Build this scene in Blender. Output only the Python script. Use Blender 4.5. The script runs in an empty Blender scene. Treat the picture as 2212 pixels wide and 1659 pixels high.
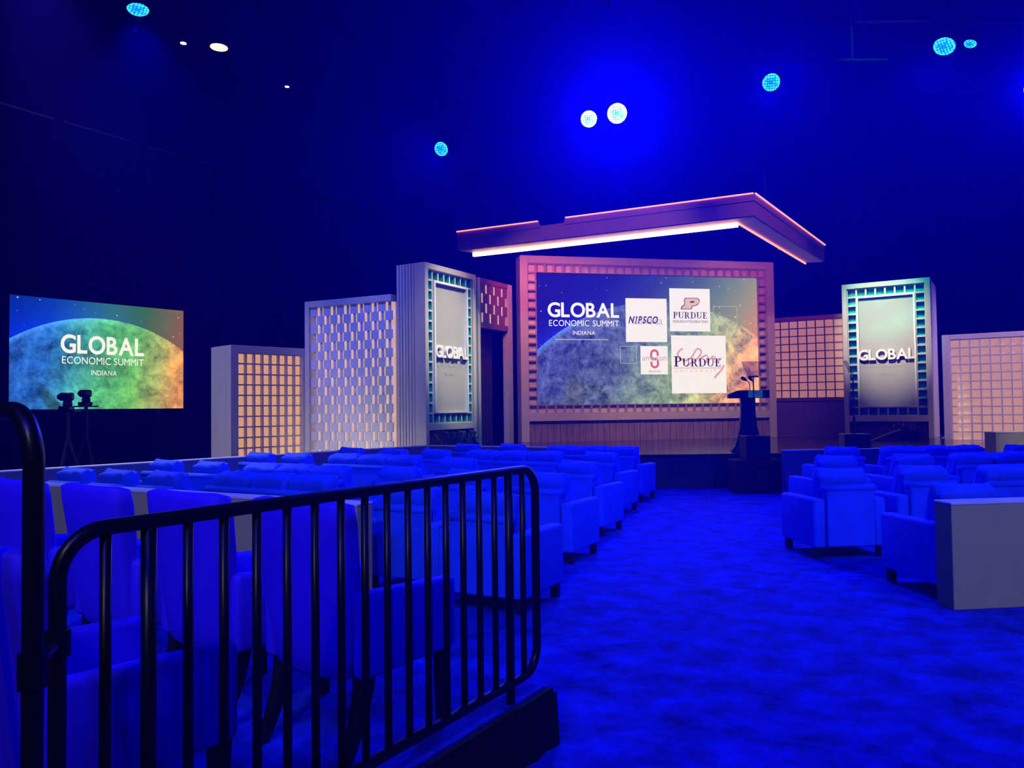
import bpy, bmesh, math, random
from mathutils import Vector, Matrix, noise

SC = bpy.context.scene
COL = SC.collection
PI = math.pi

# ------------------------------------------------------------------ camera
F_PX, CX, CY = 1660.0, 1106.0, 829.5
PITCH, ROLL, EYE = math.radians(1.76), -0.012, 1.55
CAM_R = Matrix.Rotation(PI / 2 + PITCH, 3, 'X') @ Matrix.Rotation(ROLL, 3, 'Z')
CAM_P = Vector((0, 0, EYE))
cam_d = bpy.data.cameras.new('camera')
cam = bpy.data.objects.new('camera', cam_d)
COL.objects.link(cam)
cam_d.sensor_width = 36.0
cam_d.lens = F_PX * 36.0 / 2212.0
cam_d.clip_start = 0.05
cam_d.clip_end = 200
cam.matrix_world = Matrix.Translation(CAM_P) @ CAM_R.to_4x4()
SC.camera = cam


def ray(px, py):
    return CAM_R @ Vector(((px - CX) / F_PX, -(py - CY) / F_PX, -1.0))


def at(px, py, d):
    """world point seen at a pixel, d metres down the hall"""
    r = ray(px, py)
    return CAM_P + r * (d / r.y)


def on_z(px, py, z):
    r = ray(px, py)
    return CAM_P + r * ((z - EYE) / r.z)


# ------------------------------------------------------------------ world: black hall filled with thin haze
SC.view_settings.view_transform = 'Standard'
SC.view_settings.look = 'None'
SC.view_settings.gamma = 1.0
SC.view_settings.use_curve_mapping = False
SC.view_settings.exposure = 0.0
W = bpy.data.worlds.new('hall_air')
SC.world = W
W.use_nodes = True
wn = W.node_tree
wn.nodes.clear()
wo = wn.nodes.new('ShaderNodeOutputWorld')
wb = wn.nodes.new('ShaderNodeBackground')
wb.inputs[0].default_value = (0, 0, 0.01, 1)
wb.inputs[1].default_value = 0.0
wv = wn.nodes.new('ShaderNodeVolumeScatter')
wv.inputs['Color'].default_value = (0.03, 0.015, 1, 1)  # lamp blue put into the haze colour, so white beams barely show
wv.inputs['Density'].default_value = 0.0105
wv.inputs['Anisotropy'].default_value = 0.5
wn.links.new(wb.outputs[0], wo.inputs['Surface'])
wn.links.new(wv.outputs[0], wo.inputs['Volume'])
SC.cycles.max_bounces = 2
SC.cycles.adaptive_threshold = 0.15
SC.cycles.diffuse_bounces = 1
SC.cycles.glossy_bounces = 2
SC.cycles.transmission_bounces = 4
SC.cycles.volume_bounces = 0
SC.cycles.transparent_max_bounces = 6


def aim(o, target):
    o.rotation_euler = (Vector(target) - o.location).to_track_quat('-Z', 'Y').to_euler()


def spot(name, loc, target, power, color, angle=60, blend=0.6, size=0.15):
    l = bpy.data.lights.new(name, 'SPOT')
    l.energy = power
    l.color = color
    l.spot_size = math.radians(angle)
    l.spot_blend = blend
    l.shadow_soft_size = size
    o = bpy.data.objects.new(name, l)
    COL.objects.link(o)
    o.location = loc
    aim(o, target)
    return o


BLUE = (0.008, 0.02, 1.0)
# blue wash from the house rig above and behind the seats
spot('wash_lamp', (-6.0, 0.5, 8.5), (-3.0, 7.5, 0.4), 1250, BLUE, 75, 0.8)
spot('wash_lamp', (-1.0, -2.0, 8.5), (-1.0, 6.0, 0.3), 1100, BLUE, 75, 0.8)
spot('wash_lamp', (5.5, -1.5, 8.5), (3.6, 3.8, 0.2), 2100, BLUE, 62, 0.8)
spot('wash_lamp', (8.0, 4.5, 8.5), (5.5, 9.5, 0.4), 1600, BLUE, 70, 0.8)
spot('wash_lamp', (0.5, 5.5, 8.5), (-0.5, 11.0, 0.4), 1200, BLUE, 65, 0.8)
spot('wash_lamp', (-3.2, -2.0, 6.5), (-1.7, 3.0, 0.8), 620, BLUE, 50, 0.9)
# added dim white fill, unseen, keeps the half walls from going pure blue
spot('white_fill_lamp', (-2.5, -6.0, 9.0), (-3.0, 6.6, 0.5), 1150, (1.0, 0.95, 0.85), 42, 0.9, 0.4)
spot('white_fill_lamp', (7.0, -4.0, 8.0), (4.6, 5.4, 0.4), 800, (0.95, 0.98, 0.95), 36, 0.9, 0.4)
# warm stage wash
spot('stage_lamp', (0.5, 8.0, 9.5), (2.6, 20.3, 2.0), 1700, (1.0, 0.62, 0.48), 30, 0.7)
spot('stage_lamp', (7.0, 8.5, 9.5), (5.2, 20.8, 2.0), 1500, (1.0, 0.62, 0.48), 30, 0.7)
# white profile lamps on the two banner panels
spot('profile_lamp', (4.2, 11.8, 11.6), (-1.3, 17.5, 3.3), 9000, (1.0, 0.9, 0.78), 15, 1.0, 0.04)
spot('profile_lamp', (4.3, 12.9, 11.6), (9.7, 20.05, 3.6), 11500, (1.0, 0.86, 0.86), 14, 1.0, 0.04)
# teal on the banner towers
spot('teal_lamp', (4.6, 10.4, 10.4), (9.8, 20.1, 4.5), 6500, (0.0, 0.85, 0.62), 12, 0.8)
spot('teal_lamp', (6.0, 8.6, 11.0), (-1.1, 17.6, 2.8), 900, (0.0, 0.75, 0.8), 20, 0.8)
# violet from above and white from the floor on the left flats
spot('violet_lamp', (-5.5, 11.5, 10.6), (-3.7, 17.5, 4.2), 3400, (0.07, 0.11, 1.0), 24, 0.9)
spot('violet_lamp', (-3.9, 11.6, 10.6), (-2.3, 16.9, 4.2), 1300, (0.26, 0.22, 1.0), 24, 0.9)
spot('violet_lamp', (-9.75, 10.9, 10.2), (-6.0, 17.2, 2.4), 3200, (0.3, 0.25, 1.0), 28, 0.8)
spot('floor_lamp_white', (-4.6, 16.2, 0.2), (-3.9, 17.7, 0.7), 34, (0.95, 0.9, 0.85), 120, 0.8)
spot('floor_lamp_white', (-3.2, 15.9, 0.2), (-2.7, 17.1, 0.9), 26, (0.95, 0.9, 0.85), 120, 0.8)
spot('floor_lamp_white', (-7.8, 15.0, 0.25), (-6.6, 17.1, 1.0), 38, (0.95, 0.85, 0.7), 100, 0.8)
spot('edge_fill_white', (-9.0, 13.5, 11.0), (-4.9, 11.2, 0.8), 3200, (0.9, 0.92, 1.0), 30, 0.8)  # unseen lamp added overhead to brighten the far half wall's top edge
# violet on the right flats
spot('violet_lamp', (14.5, 15.5, 7.5), (13.0, 20.2, 2.8), 2700, (0.5, 0.3, 1.0), 44, 0.8)
spot('stage_lamp', (10.5, 8.0, 10.5), (9.8, 14.2, 0.95), 2200, (1.0, 0.85, 0.6), 13, 0.7)
spot('violet_lamp', (15.5, 18.5, 6.5), (11.2, 20.4, 3.5), 700, (0.22, 0.16, 1.0), 30, 0.8)
spot('floor_lamp_white', (11.5, 17.3, 0.9), (12.6, 20.3, 1.0), 35, (1, 0.8, 0.62), 110, 0.8)


# ------------------------------------------------------------------ materials
MATS = {}


def M(name, col, rough=0.6, var=0.06, scale=6.0, bump=0.0, bscale=60.0, metal=0.0, emit=None, estr=0.0,
      spec=0.4, stretch=None, coat=0.0):
    if name in MATS:
        return MATS[name]
    m = bpy.data.materials.new(name)
    m.use_nodes = True
    nt = m.node_tree
    b = nt.nodes['Principled BSDF']
    b.inputs['Roughness'].default_value = rough
    b.inputs['Metallic'].default_value = metal
    b.inputs['Specular IOR Level'].default_value = spec
    b.inputs['Coat Weight'].default_value = coat
    tc = nt.nodes.new('ShaderNodeTexCoord')
    vec = tc.outputs['Object']
    if stretch:
        mp = nt.nodes.new('ShaderNodeMapping')
        mp.inputs['Scale'].default_value = stretch
        nt.links.new(vec, mp.inputs[0])
        vec = mp.outputs[0]
    nz = nt.nodes.new('ShaderNodeTexNoise')
    nz.inputs['Scale'].default_value = scale
    nz.inputs['Detail'].default_value = 4
    nt.links.new(vec, nz.inputs['Vector'])
    rp = nt.nodes.new('ShaderNodeValToRGB')
    rp.color_ramp.elements[0].position = 0.3
    rp.color_ramp.elements[1].position = 0.7
    rp.color_ramp.elements[0].color = tuple(c * (1 - var) for c in col) + (1,)
    rp.color_ramp.elements[1].color = tuple(min(1, c * (1 + var)) for c in col) + (1,)
    nt.links.new(nz.outputs[0], rp.inputs[0])
    nt.links.new(rp.outputs[0], b.inputs['Base Color'])
    if bump:
        n2 = nt.nodes.new('ShaderNodeTexNoise')
        n2.inputs['Scale'].default_value = bscale
        nt.links.new(vec, n2.inputs['Vector'])
        bp = nt.nodes.new('ShaderNodeBump')
        bp.inputs['Strength'].default_value = bump
        bp.inputs['Distance'].default_value = 0.01
        nt.links.new(n2.outputs[0], bp.inputs['Height'])
        nt.links.new(bp.outputs[0], b.inputs['Normal'])
    if emit:
        b.inputs['Emission Color'].default_value = tuple(emit) + (1,)
        b.inputs['Emission Strength'].default_value = estr
    if emit and estr < 1.2:
        m.cycles.emission_sampling = 'NONE'
    MATS[name] = m
    return m


M('cream', (0.62, 0.57, 0.5), 0.55, 0.04, 3)
M('cream_plank', (0.58, 0.53, 0.5), 0.5, 0.08, 3, stretch=(8, 8, 0.6))
M('square_white', (0.66, 0.66, 0.7), 0.5, 0.03, 4)
M('wall_beige', (0.5, 0.5, 0.2), 0.6, 0.04, 5)
M('wood', (0.3, 0.2, 0.17), 0.45, 0.35, 3, stretch=(9, 9, 0.7))
M('wood_dark', (0.1, 0.05, 0.06), 0.45, 0.3, 3, stretch=(9, 9, 0.7))
M('black', (0.012, 0.012, 0.016), 0.5, 0.1, 10)
M('black_gloss', (0.008, 0.008, 0.016), 0.25, 0.1, 10)
M('black_cloth', (0.008, 0.008, 0.012), 0.9, 0.2, 8, 0.4, 40)
M('rail_paint', (0.006, 0.006, 0.012), 0.33, 0.1, 12, spec=0.3)
M('drape', (0.0015, 0.0015, 0.002), 0.95, 0.2, 4, spec=0.0)
M('ceiling_black', (0.004, 0.004, 0.005), 0.95, 0.1, 2, spec=0.0)
M('rig_black', (0.003, 0.003, 0.004), 0.9, 0.1, 10, spec=0.04)
M('rim_shaded', (0.42, 0.31, 0.31), 0.5, 0.03, 4)  # niche rims, their shade put into a darker colour
M('wall_blue_lit', (0.1, 0.13, 0.3), 0.6, 0.04, 5)  # wall paint again, far walls' dim blue light put into the colour
M('deck', (0.035, 0.024, 0.026), 0.16, 0.25, 4, spec=0.6)
M('deck_face', (0.05, 0.05, 0.07), 0.6, 0.1, 4)
M('velvet', (0.008, 0.085, 0.93), 0.75, 0.12, 7, 0.25, 30)
M('velvet_blue_lit', (0.035, 0.006, 0.95), 0.7, 0.05, 5)  # white chair fabric with the blue light put into its colour
M('leg_dark', (0.012, 0.012, 0.015), 0.35, 0.1, 10)
M('niche_lit', (0.86, 0.74, 0.7), 0.5, 0.03, 4)  # niche insides painted brighter for the light they catch
M('niche_teal', (0.02, 0.5, 0.45), 0.25, 0.3, 5, spec=0.6)
M('lip_white', (0.8, 0.82, 0.8), 0.4, 0.02, 5)
M('panel_white', (0.4, 0.4, 0.37), 0.5, 0.02, 3)
M('letter_white', (0.88, 0.88, 0.88), 0.4, 0.02, 5)
M('letter_faint', (0.47, 0.47, 0.45), 0.4, 0.02, 5)
M('pane_orange', (0.55, 0.45, 0.38), 0.6, 0.05, 6, emit=(1.0, 0.5, 0.2), estr=0.6)
M('pane_amber', (0.4, 0.3, 0.22), 0.6, 0.05, 6, emit=(1.0, 0.42, 0.2), estr=0.33)
M('pane_peach', (0.6, 0.5, 0.48), 0.6, 0.05, 6, emit=(1.0, 0.48, 0.36), estr=0.42)
M('pane_slit', (0.6, 0.5, 0.5), 0.6, 0.05, 6, emit=(1.0, 0.62, 0.45), estr=0.5)
M('slat_dark', (0.12, 0.07, 0.09), 0.6, 0.1, 6)
M('canopy_skin', (0.24, 0.07, 0.07), 0.5, 0.05, 3)
M('soffit_skin', (0.42, 0.3, 0.27), 0.5, 0.05, 3)
M('led_warm', (0.8, 0.6, 0.4), 0.5, 0, 3, emit=(1.0, 0.42, 0.16), estr=7.0)
M('led_pink', (0.8, 0.4, 0.3), 0.5, 0, 3, emit=(1.0, 0.2, 0.1), estr=2.6)
M('steel', (0.35, 0.36, 0.4), 0.35, 0.05, 8, metal=0.9)
M('leaf', (0.05, 0.1, 0.06), 0.5, 0.3, 10)
M('graphic_white', (0.0, 0.0, 0.0), 0.5, 0, 3, emit=(1.0, 0.9, 0.87), estr=0.95)
M('graphic_black', (0.01, 0.005, 0.01), 0.5, 0, 3, emit=(0.03, 0.008, 0.014), estr=1.0)
M('graphic_navy', (0.01, 0.01, 0.02), 0.5, 0, 3, emit=(0.03, 0.03, 0.13), estr=1.0)
M('graphic_ghost', (0.0, 0.0, 0.0), 0.5, 0, 3, emit=(0.62, 0.5, 0.55), estr=0.9)
M('graphic_gold', (0.0, 0.0, 0.0), 0.5, 0, 3, emit=(0.78, 0.5, 0.3), estr=1.0)
M('graphic_rose', (0.0, 0.0, 0.0), 0.5, 0, 3, emit=(0.78, 0.36, 0.38), estr=0.95)
M('graphic_red', (0.0, 0.0, 0.0), 0.5, 0, 3, emit=(0.72, 0.14, 0.14), estr=0.9)
M('graphic_brown', (0.0, 0.0, 0.0), 0.5, 0, 3, emit=(0.2, 0.09, 0.09), estr=1.0)
M('graphic_line', (0.0, 0.0, 0.0), 0.5, 0, 3, emit=(0.62, 0.62, 0.4), estr=0.8)
M('graphic_text', (0.0, 0.0, 0.0), 0.5, 0, 3, emit=(1.0, 0.93, 0.95), estr=0.98)
M('graphic_teal', (0.0, 0.01, 0.02), 0.4, 0, 3, emit=(0.01, 0.07, 0.1), estr=1.0)
M('lamp_spark', (0.5, 0.4, 0.3), 0.5, 0, 3, emit=(1.0, 0.62, 0.3), estr=3.0)
M('lamp_cold', (0.5, 0.5, 0.5), 0.5, 0, 3, emit=(0.6, 0.62, 1.0), estr=2.0)


def lens_material(name, strength, core=(0.05, 0.75, 1, 1)):
    m = bpy.data.materials.new(name)
    m.use_nodes = True
    nt = m.node_tree
    b = nt.nodes['Principled BSDF']
    b.inputs['Base Color'].default_value = (0.02, 0.05, 0.2, 1)
    tc = nt.nodes.new('ShaderNodeTexCoord')
    vo = nt.nodes.new('ShaderNodeTexVoronoi')
    vo.inputs['Scale'].default_value = 22
    vo.inputs['Randomness'].default_value = 0.2
    nt.links.new(tc.outputs['Object'], vo.inputs['Vector'])
    rp = nt.nodes.new('ShaderNodeValToRGB')
    rp.color_ramp.elements[0].position = 0.25
    rp.color_ramp.elements[0].color = core
    rp.color_ramp.elements[1].position = 0.6
    rp.color_ramp.elements[1].color = (0.0, 0.12, 0.8, 1)
    nt.links.new(vo.outputs['Distance'], rp.inputs[0])
    nt.links.new(rp.outputs[0], b.inputs['Emission Color'])
    b.inputs['Emission Strength'].default_value = strength
    MATS[name] = m


lens_material('lens_bright', 14.0, (0.7, 0.95, 1, 1))
lens_material('lens_blue', 2.2)
lens_material('lens_dim', 1.0)

# glass for the prompter plates
gm = bpy.data.materials.new('prompter_glass')
gm.use_nodes = True
gn = gm.node_tree
gn.nodes.clear()
go = gn.nodes.new('ShaderNodeOutputMaterial')
gt = gn.nodes.new('ShaderNodeBsdfTransparent')
gt.inputs[0].default_value = (0.72, 0.7, 0.72, 1)
gg = gn.nodes.new('ShaderNodeBsdfGlossy')
gg.inputs['Roughness'].default_value = 0.02
gg.inputs[0].default_value = (0.8, 0.8, 0.85, 1)
gx = gn.nodes.new('ShaderNodeMixShader')
gx.inputs[0].default_value = 0.12
gn.links.new(gt.outputs[0], gx.inputs[1])
gn.links.new(gg.outputs[0], gx.inputs[2])
gn.links.new(gx.outputs[0], go.inputs[0])
MATS['prompter_glass'] = gm

# carpet: blue pile with brushed patches
cm = bpy.data.materials.new('carpet')
cm.use_nodes = True
cn = cm.node_tree
cb = cn.nodes['Principled BSDF']
cb.inputs['Roughness'].default_value = 0.9
cb.inputs['Specular IOR Level'].default_value = 0.15
ctc = cn.nodes.new('ShaderNodeTexCoord')
cmap = cn.nodes.new('ShaderNodeMapping')
cmap.inputs['Scale'].default_value = (1.0, 1.15, 1)
cmap.inputs['Rotation'].default_value = (0, 0, 0.5)
cn.links.new(ctc.outputs['Object'], cmap.inputs[0])
cz = cn.nodes.new('ShaderNodeTexNoise')
cz.inputs['Scale'].default_value = 3.4
cz.inputs['Detail'].default_value = 10
cz.inputs['Roughness'].default_value = 0.74
cz.inputs['Distortion'].default_value = 0.15
cn.links.new(cmap.outputs[0], cz.inputs['Vector'])
cr = cn.nodes.new('ShaderNodeValToRGB')
cr.color_ramp.elements[0].position = 0.33
cr.color_ramp.elements[0].color = (0.002, 0.005, 0.15, 1)
cr.color_ramp.elements[1].position = 0.66
cr.color_ramp.elements[1].color = (0.006, 0.04, 0.72, 1)
cn.links.new(cz.outputs[0], cr.inputs[0])
cn.links.new(cr.outputs[0], cb.inputs['Base Color'])
cz2 = cn.nodes.new('ShaderNodeTexNoise')
cz2.inputs['Scale'].default_value = 90
cbp = cn.nodes.new('ShaderNodeBump')
cbp.inputs['Strength'].default_value = 0.5
cbp.inputs['Distance'].default_value = 0.01
cn.links.new(ctc.outputs['Object'], cz2.inputs['Vector'])
cn.links.new(cz2.outputs[0], cbp.inputs['Height'])
cn.links.new(cbp.outputs[0], cb.inputs['Normal'])
MATS['carpet'] = cm


# ------------------------------------------------------------------ helpers
def fin(name, bm, mat, parent=None, loc=None, rot=None, smooth=False):
    me = bpy.data.meshes.new(name)
    bmesh.ops.recalc_face_normals(bm, faces=bm.faces)
    bm.to_mesh(me)
    bm.free()
    if smooth:
        for p in me.polygons:
            p.use_smooth = True
    me.materials.append(MATS[mat] if isinstance(mat, str) else mat)
    return put(name, me, parent, loc, rot)


def put(name, me, parent=None, loc=None, rot=None):
    o = bpy.data.objects.new(name, me)
    COL.objects.link(o)
    if parent:
        o.parent = parent
    if loc is not None:
        o.location = loc
    if rot is not None:
        o.rotation_euler = rot
    return o


def tag(o, label=None, cat=None, group=None, kind=None):
    if label:
        o['label'] = label
    if cat:
        o['category'] = cat
    if group:
        o['group'] = group
    if kind:
        o['kind'] = kind
    return o


def thing(name, label, cat, loc=(0, 0, 0), rz=0.0, group=None):
    o = bpy.data.objects.new(name, None)
    COL.objects.link(o)
    o.empty_display_size = 0.1
    o.location = loc
    o.rotation_euler = (0, 0, rz)
    return tag(o, label, cat, group)


def clone(o, parent=None):
    c = o.copy()
    COL.objects.link(c)
    if parent:
        c.parent = parent
    for ch in list(o.children):
        clone(ch, c)
    return c


def box(bm, x0, x1, y0, y1, z0, z1):
    vs = [bm.verts.new((x, y, z)) for z in (z0, z1) for y in (y0, y1) for x in (x0, x1)]
    for f in ((0, 2, 3, 1), (4, 5, 7, 6), (0, 1, 5, 4), (2, 6, 7, 3), (0, 4, 6, 2), (1, 3, 7, 5)):
        bm.faces.new([vs[i] for i in f])
    return vs


def bbox_obj(name, x0, x1, y0, y1, z0, z1, mat, parent=None, bevel=0.0, seg=2, smooth=False):
    bm = bmesh.new()
    box(bm, x0, x1, y0, y1, z0, z1)
    if bevel:
        bmesh.ops.bevel(bm, geom=list(bm.edges), offset=bevel, segments=seg, affect='EDGES', profile=0.5)
    return fin(name, bm, mat, parent, smooth=smooth)


def prism(bm, pts, z0, z1):
    """closed vertical prism over an XY outline"""
    lo = [bm.verts.new((p[0], p[1], z0)) for p in pts]
    hi = [bm.verts.new((p[0], p[1], z1)) for p in pts]
    bm.faces.new(lo[::-1])
    bm.faces.new(hi)
    n = len(pts)
    for i in range(n):
        bm.faces.new((lo[i], lo[(i + 1) % n], hi[(i + 1) % n], hi[i]))


def plate(bm, pts, y0, y1):
    """closed slab over an XZ outline"""
    a = [bm.verts.new((p[0], y0, p[1])) for p in pts]
    b = [bm.verts.new((p[0], y1, p[1])) for p in pts]
    bm.faces.new(a)
    bm.faces.new(b[::-1])
    n = len(pts)
    for i in range(n):
        bm.faces.new((a[(i + 1) % n], a[i], b[i], b[(i + 1) % n]))


def tube(bm, path, r, seg=10, closed=False, caps=True):
    path = [Vector(p) for p in path]
    n = len(path)
    rings = []
    up = None
    for i, p in enumerate(path):
        a = path[i - 1] if (i > 0 or closed) else path[i]
        b = path[(i + 1) % n] if (i < n - 1 or closed) else path[i]
        t = (b - a).normalized()
        if up is None:
            up = Vector((0, 0, 1)) if abs(t.z) < 0.9 else Vector((1, 0, 0))
        s = t.cross(up).normalized()
        up = s.cross(t).normalized()
        rr = r[i] if isinstance(r, (list, tuple)) else r
        rings.append([bm.verts.new(p + (s * math.cos(k * 2 * PI / seg) + up * math.sin(k * 2 * PI / seg)) * rr)
                      for k in range(seg)])
    for i in range(n if closed else n - 1):
        A, B = rings[i], rings[(i + 1) % n]
        for k in range(seg):
            bm.faces.new((A[k], A[(k + 1) % seg], B[(k + 1) % seg], B[k]))
    if caps and not closed:
        bm.faces.new(rings[0][::-1])
        bm.faces.new(rings[-1])


def lathe(bm, prof, seg=20, axis='Z'):
    rings = []
    for r, h in prof:
        ring = []
        for k in range(seg):
            a = k * 2 * PI / seg
            p = (r * math.cos(a), r * math.sin(a), h)
            if axis == 'Y':
                p = (p[0], p[2], p[1])
            ring.append(bm.verts.new(p))
        rings.append(ring)
    for A, B in zip(rings, rings[1:]):
        for k in range(seg):
            bm.faces.new((A[k], A[(k + 1) % seg], B[(k + 1) % seg], B[k]))
    bm.faces.new(rings[0][::-1])
    bm.faces.new(rings[-1])


def cushion_bm(w, d, h, r, cuts=7, puff=0.0, wr=0.0, seed=0, taper=None):
    """soft rounded block centred on the origin"""
    bm = bmesh.new()
    bmesh.ops.create_cube(bm, size=2.0)
    bmesh.ops.subdivide_edges(bm, edges=list(bm.edges), cuts=cuts, use_grid_fill=True)
    H = Vector((w / 2, d / 2, h / 2))
    for v in bm.verts:
        c = v.co.copy()
        p = Vector((c.x * H.x, c.y * H.y, c.z * H.z))
        inn = Vector([max(-(H[i] - r), min(H[i] - r, p[i])) for i in range(3)])
        dd = p - inn
        if dd.length > 1e-9:
            p = inn + dd.normalized() * min(r, max(abs(dd.x), abs(dd.y), abs(dd.z)))
        p.z *= 1 + puff * (1 - c.x ** 2) * (1 - c.y ** 2)
        p.y *= 1 + puff * (1 - c.x ** 2) * (1 - c.z ** 2)
        if wr:
            q = Vector((p.x * 6 + seed * 3.1, p.y * 14, p.z * 14 + seed))
            k = noise.fractal(q, 1.0, 2.0, 3)
            p += Vector((0.25, 0.7, 1.0)) * k * wr * (0.35 + 0.65 * abs(c.x))
        if taper:
            p = taper(p)
        v.co = p
    return bm


def text_glyph(ch, shear=0.0, offset=0.0, extrude=0.0):
    cu = bpy.data.curves.new('glyph', 'FONT')
    cu.body = ch
    cu.size = 1.0
    cu.shear = shear
    cu.offset = offset
    cu.extrude = extrude
    cu.resolution_u = 4
    ob = bpy.data.objects.new('glyph', cu)
    COL.objects.link(ob)
    dg = bpy.context.evaluated_depsgraph_get()
    me = bpy.data.meshes.new_from_object(ob.evaluated_get(dg))
    bpy.data.objects.remove(ob)
    bpy.data.curves.remove(cu)
    vs = [v.co.copy() for v in me.vertices]
    fs = [tuple(p.vertices) for p in me.polygons]
    bpy.data.meshes.remove(me)
    return vs, fs


GL = {}


def glyph(ch, shear, offset, extrude):
    k = (ch, shear, offset, extrude)
    if k not in GL:
        GL[k] = text_glyph(*k)
    return GL[k]


def set_text(s, width, cap, gap=0.09, word=0.32, shear=0.0, offset=0.0, depth=0.0):
    """letters of a line laid out left to right in x/z, centred on x=0, sitting on z=0; one (verts, faces) per letter"""
    out = []
    x = 0.0
    for ch in s:
        if ch == ' ':
            x += word
            continue
        vs, fs = glyph(ch, shear, offset, 0.5 if depth else 0.0)
        x0 = min(v.x for v in vs)
        x1 = max(v.x for v in vs)
        out.append(([Vector((v.x - x0 + x, v.y, v.z)) for v in vs], fs))
        x += x1 - x0 + gap
    tot = x - gap
    hc = max(v.y for v in glyph('H' if s.upper() == s else 'b', shear, offset, 0.5 if depth else 0.0)[0])
    sx, sz = width / tot, cap / hc
    res = []
    for vs, fs in out:
        res.append(([Vector(((v.x - tot / 2) * sx, -v.z * depth, v.y * sz)) for v in vs], fs))
    return res


def text_obj(name, s, width, cap, mat, parent, x, z, y, **kw):
    bm = bmesh.new()
    for vs, fs in set_text(s, width, cap, **kw):
        b = [bm.verts.new((v.x + x, v.y + y, v.z + z)) for v in vs]
        for f in fs:
            try:
                bm.faces.new([b[i] for i in f])
            except ValueError:
                pass
    me = bpy.data.meshes.new(name)
    bm.to_mesh(me)
    bm.free()
    me.materials.append(MATS[mat])
    return put(name, me, parent)


def ordinal(n):
    return ['first', 'second', 'third', 'fourth', 'fifth', 'sixth', 'seventh', 'eighth'][n]


# ------------------------------------------------------------------ screen pictures (procedural)
class E:
    """tiny expression wrapper over math nodes"""
    def __init__(s, nt, sock):
        s.nt, s.k = nt, sock

    def op(s, o, *b):
        n = s.nt.nodes.new('ShaderNodeMath')
        n.operation = o
        for i, x in enumerate((s,) + b):
            if isinstance(x, E):
                s.nt.links.new(x.k, n.inputs[i])
            else:
                n.inputs[i].default_value = x
        return E(s.nt, n.outputs[0])

    def __add__(s, o): return s.op('ADD', o)
    def __sub__(s, o): return s.op('SUBTRACT', o)
    def __mul__(s, o): return s.op('MULTIPLY', o)
    def __truediv__(s, o): return s.op('DIVIDE', o)
    def sq(s): return s.op('POWER', 2.0)
    def sqrt(s): return s.op('SQRT')
    def lt(s, v): return s.op('LESS_THAN', v)
    def gt(s, v): return s.op('GREATER_THAN', v)
    def clamp(s): return s.op('MINIMUM', 1.0).op('MAXIMUM', 0.0)
    def rev(s): return (s * -1.0) + 1.0
    def exp(s): return E(s.nt, s._e())

    def _e(s):
        n = s.nt.nodes.new('ShaderNodeMath')
        n.operation = 'EXPONENT'
        s.nt.links.new(s.k, n.inputs[0])
        return n.outputs[0]


def smooth(e, a, b):
    return ((e - a) / (b - a)).clamp()


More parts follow.
